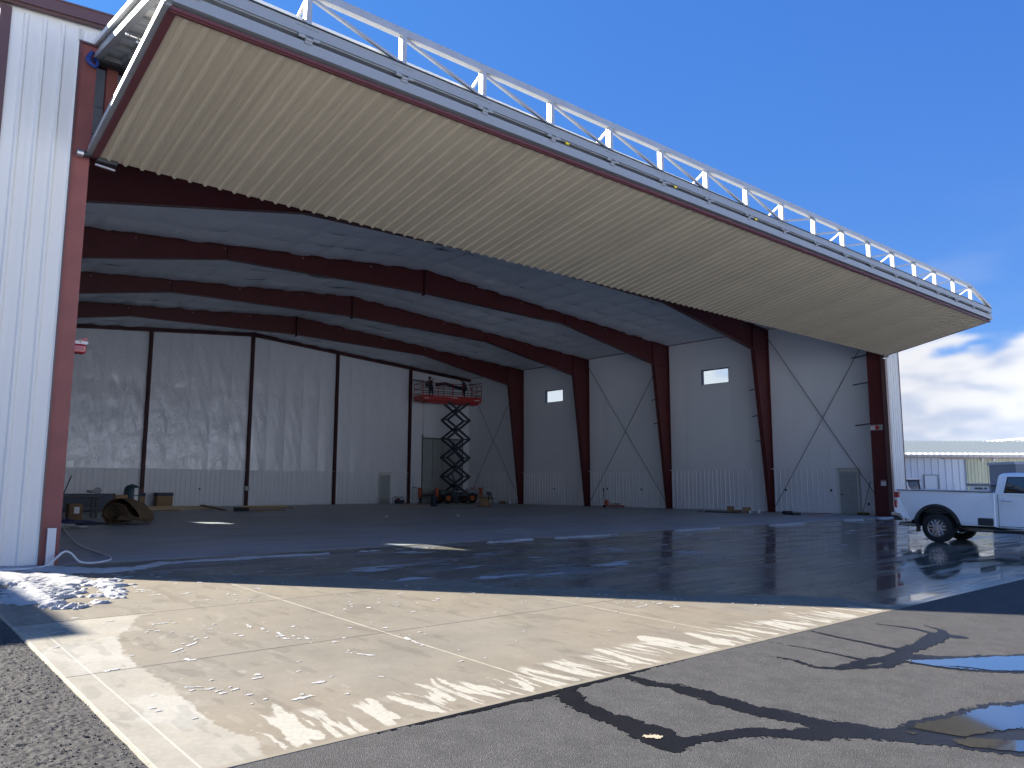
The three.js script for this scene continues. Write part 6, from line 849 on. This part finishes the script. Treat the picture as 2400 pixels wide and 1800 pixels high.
solo('white_slab', rbx(1.25, 0.2, 0.5, 0.02, 0, 0, 0), mat([0.45, 0.5, 0.56], 0.5), 'pale packet lying on the shelf under the dark work bench', 'packet', null, [2.5, 0.55, -21.4], 0.08);
solo('blue_tarp', sheet(40, 24, (u, v) => [mix(-1.1, 1.3, u), 0.03 + 0.22 * fbm(u * 5, v * 4, 4, 541) * Math.sin(u * 3.1) * Math.sin(v * 3.1) + 0.02, mix(-0.8, 0.9, v)], (u, v) => [u, v]), mat([0.012, 0.02, 0.14], 0.45), 'crumpled dark blue tarp on the floor behind the white pipes', 'tarp', null, [3.2, 0.0, -15.9]);
// planks along the rear wall
const planks = [[[9.2, 0.10, -28.5], [13.2, 0.10, -27.9], 0.14, 'w', 'light plank on the near side of the left lumber pile'], [[9.6, 0.22, -29.0], [12.9, 0.22, -28.4], 0.14, 'w', 'light plank on top of the left lumber pile'], [[9.3, 0.12, -28.95], [12.6, 0.12, -28.4], 0.2, 'w', 'light plank in the middle of the left lumber pile'], [[8.6, 0.04, -28.9], [10.9, 0.04, -28.2], 0.28, 'd', 'dark plank under the left end of the lumber pile'], [[12.35, 0.28, -28.6], [13.05, 0.05, -26.9], 0.24, 'd', 'dark plank slanting down across the end of the left lumber pile'], [[13.2, 0.20, -25.3], [15.9, 0.20, -24.4], 0.18, 'd', 'brown plank on the near right lumber pile'], [[13.0, 0.12, -25.45], [13.7, 0.12, -25.1], 0.4, 'k', 'black block at the left end of the right lumber pile'], [[13.4, 0.26, -25.7], [15.8, 0.26, -24.9], 0.2, 'w', 'light plank on top of the right lumber pile'], [[13.4, 0.07, -25.35], [15.5, 0.07, -24.6], 0.2, 'd', 'lower dark plank of the right lumber pile']];
for (const [a, b, w, k, l] of planks) solo('plank', bar(a, b, w, k === 'k' ? 0.2 : 0.075), k === 'w' ? M.wood : k === 'd' ? M.woodDark : M.black, l, 'plank');
for (const [p, l] of [[[11.0, 0.03, -28.4], 'wooden spacer under the left lumber pile'], [[14.2, 0.02, -24.9], 'wooden spacer under the right lumber pile']]) solo('timber_spacer', bx(0.1, 0.06, 0.9, 0, 0, 0), M.wood, l, 'spacer', null, p, 0.2);
// small litter on the floor
for (const [p, s, l] of [[[19.1, 0.03, -13.4], 0.16, 'scrap of white paper out on the middle of the hangar floor'], [[15.9, 0.02, -14.6], 0.14, 'white scrap on the hangar floor left of the middle'], [[32.0, 0.06, -30.2], 0.34, 'white packet on the floor before the lift wheels'], [[32.2, 0.05, -27.2], 0.28, 'white scrap left of the open cardboard box']]) solo('litter', rbx(s, 0.05, s * 0.6, 0.012, 0, 0, 0), M.paper, l, 'scrap', null, p, 0.6);
//@@END@@
scene.traverse(o => { if (o.isMesh) { o.castShadow = true; o.receiveShadow = true; } });
renderer.render(scene, camera);
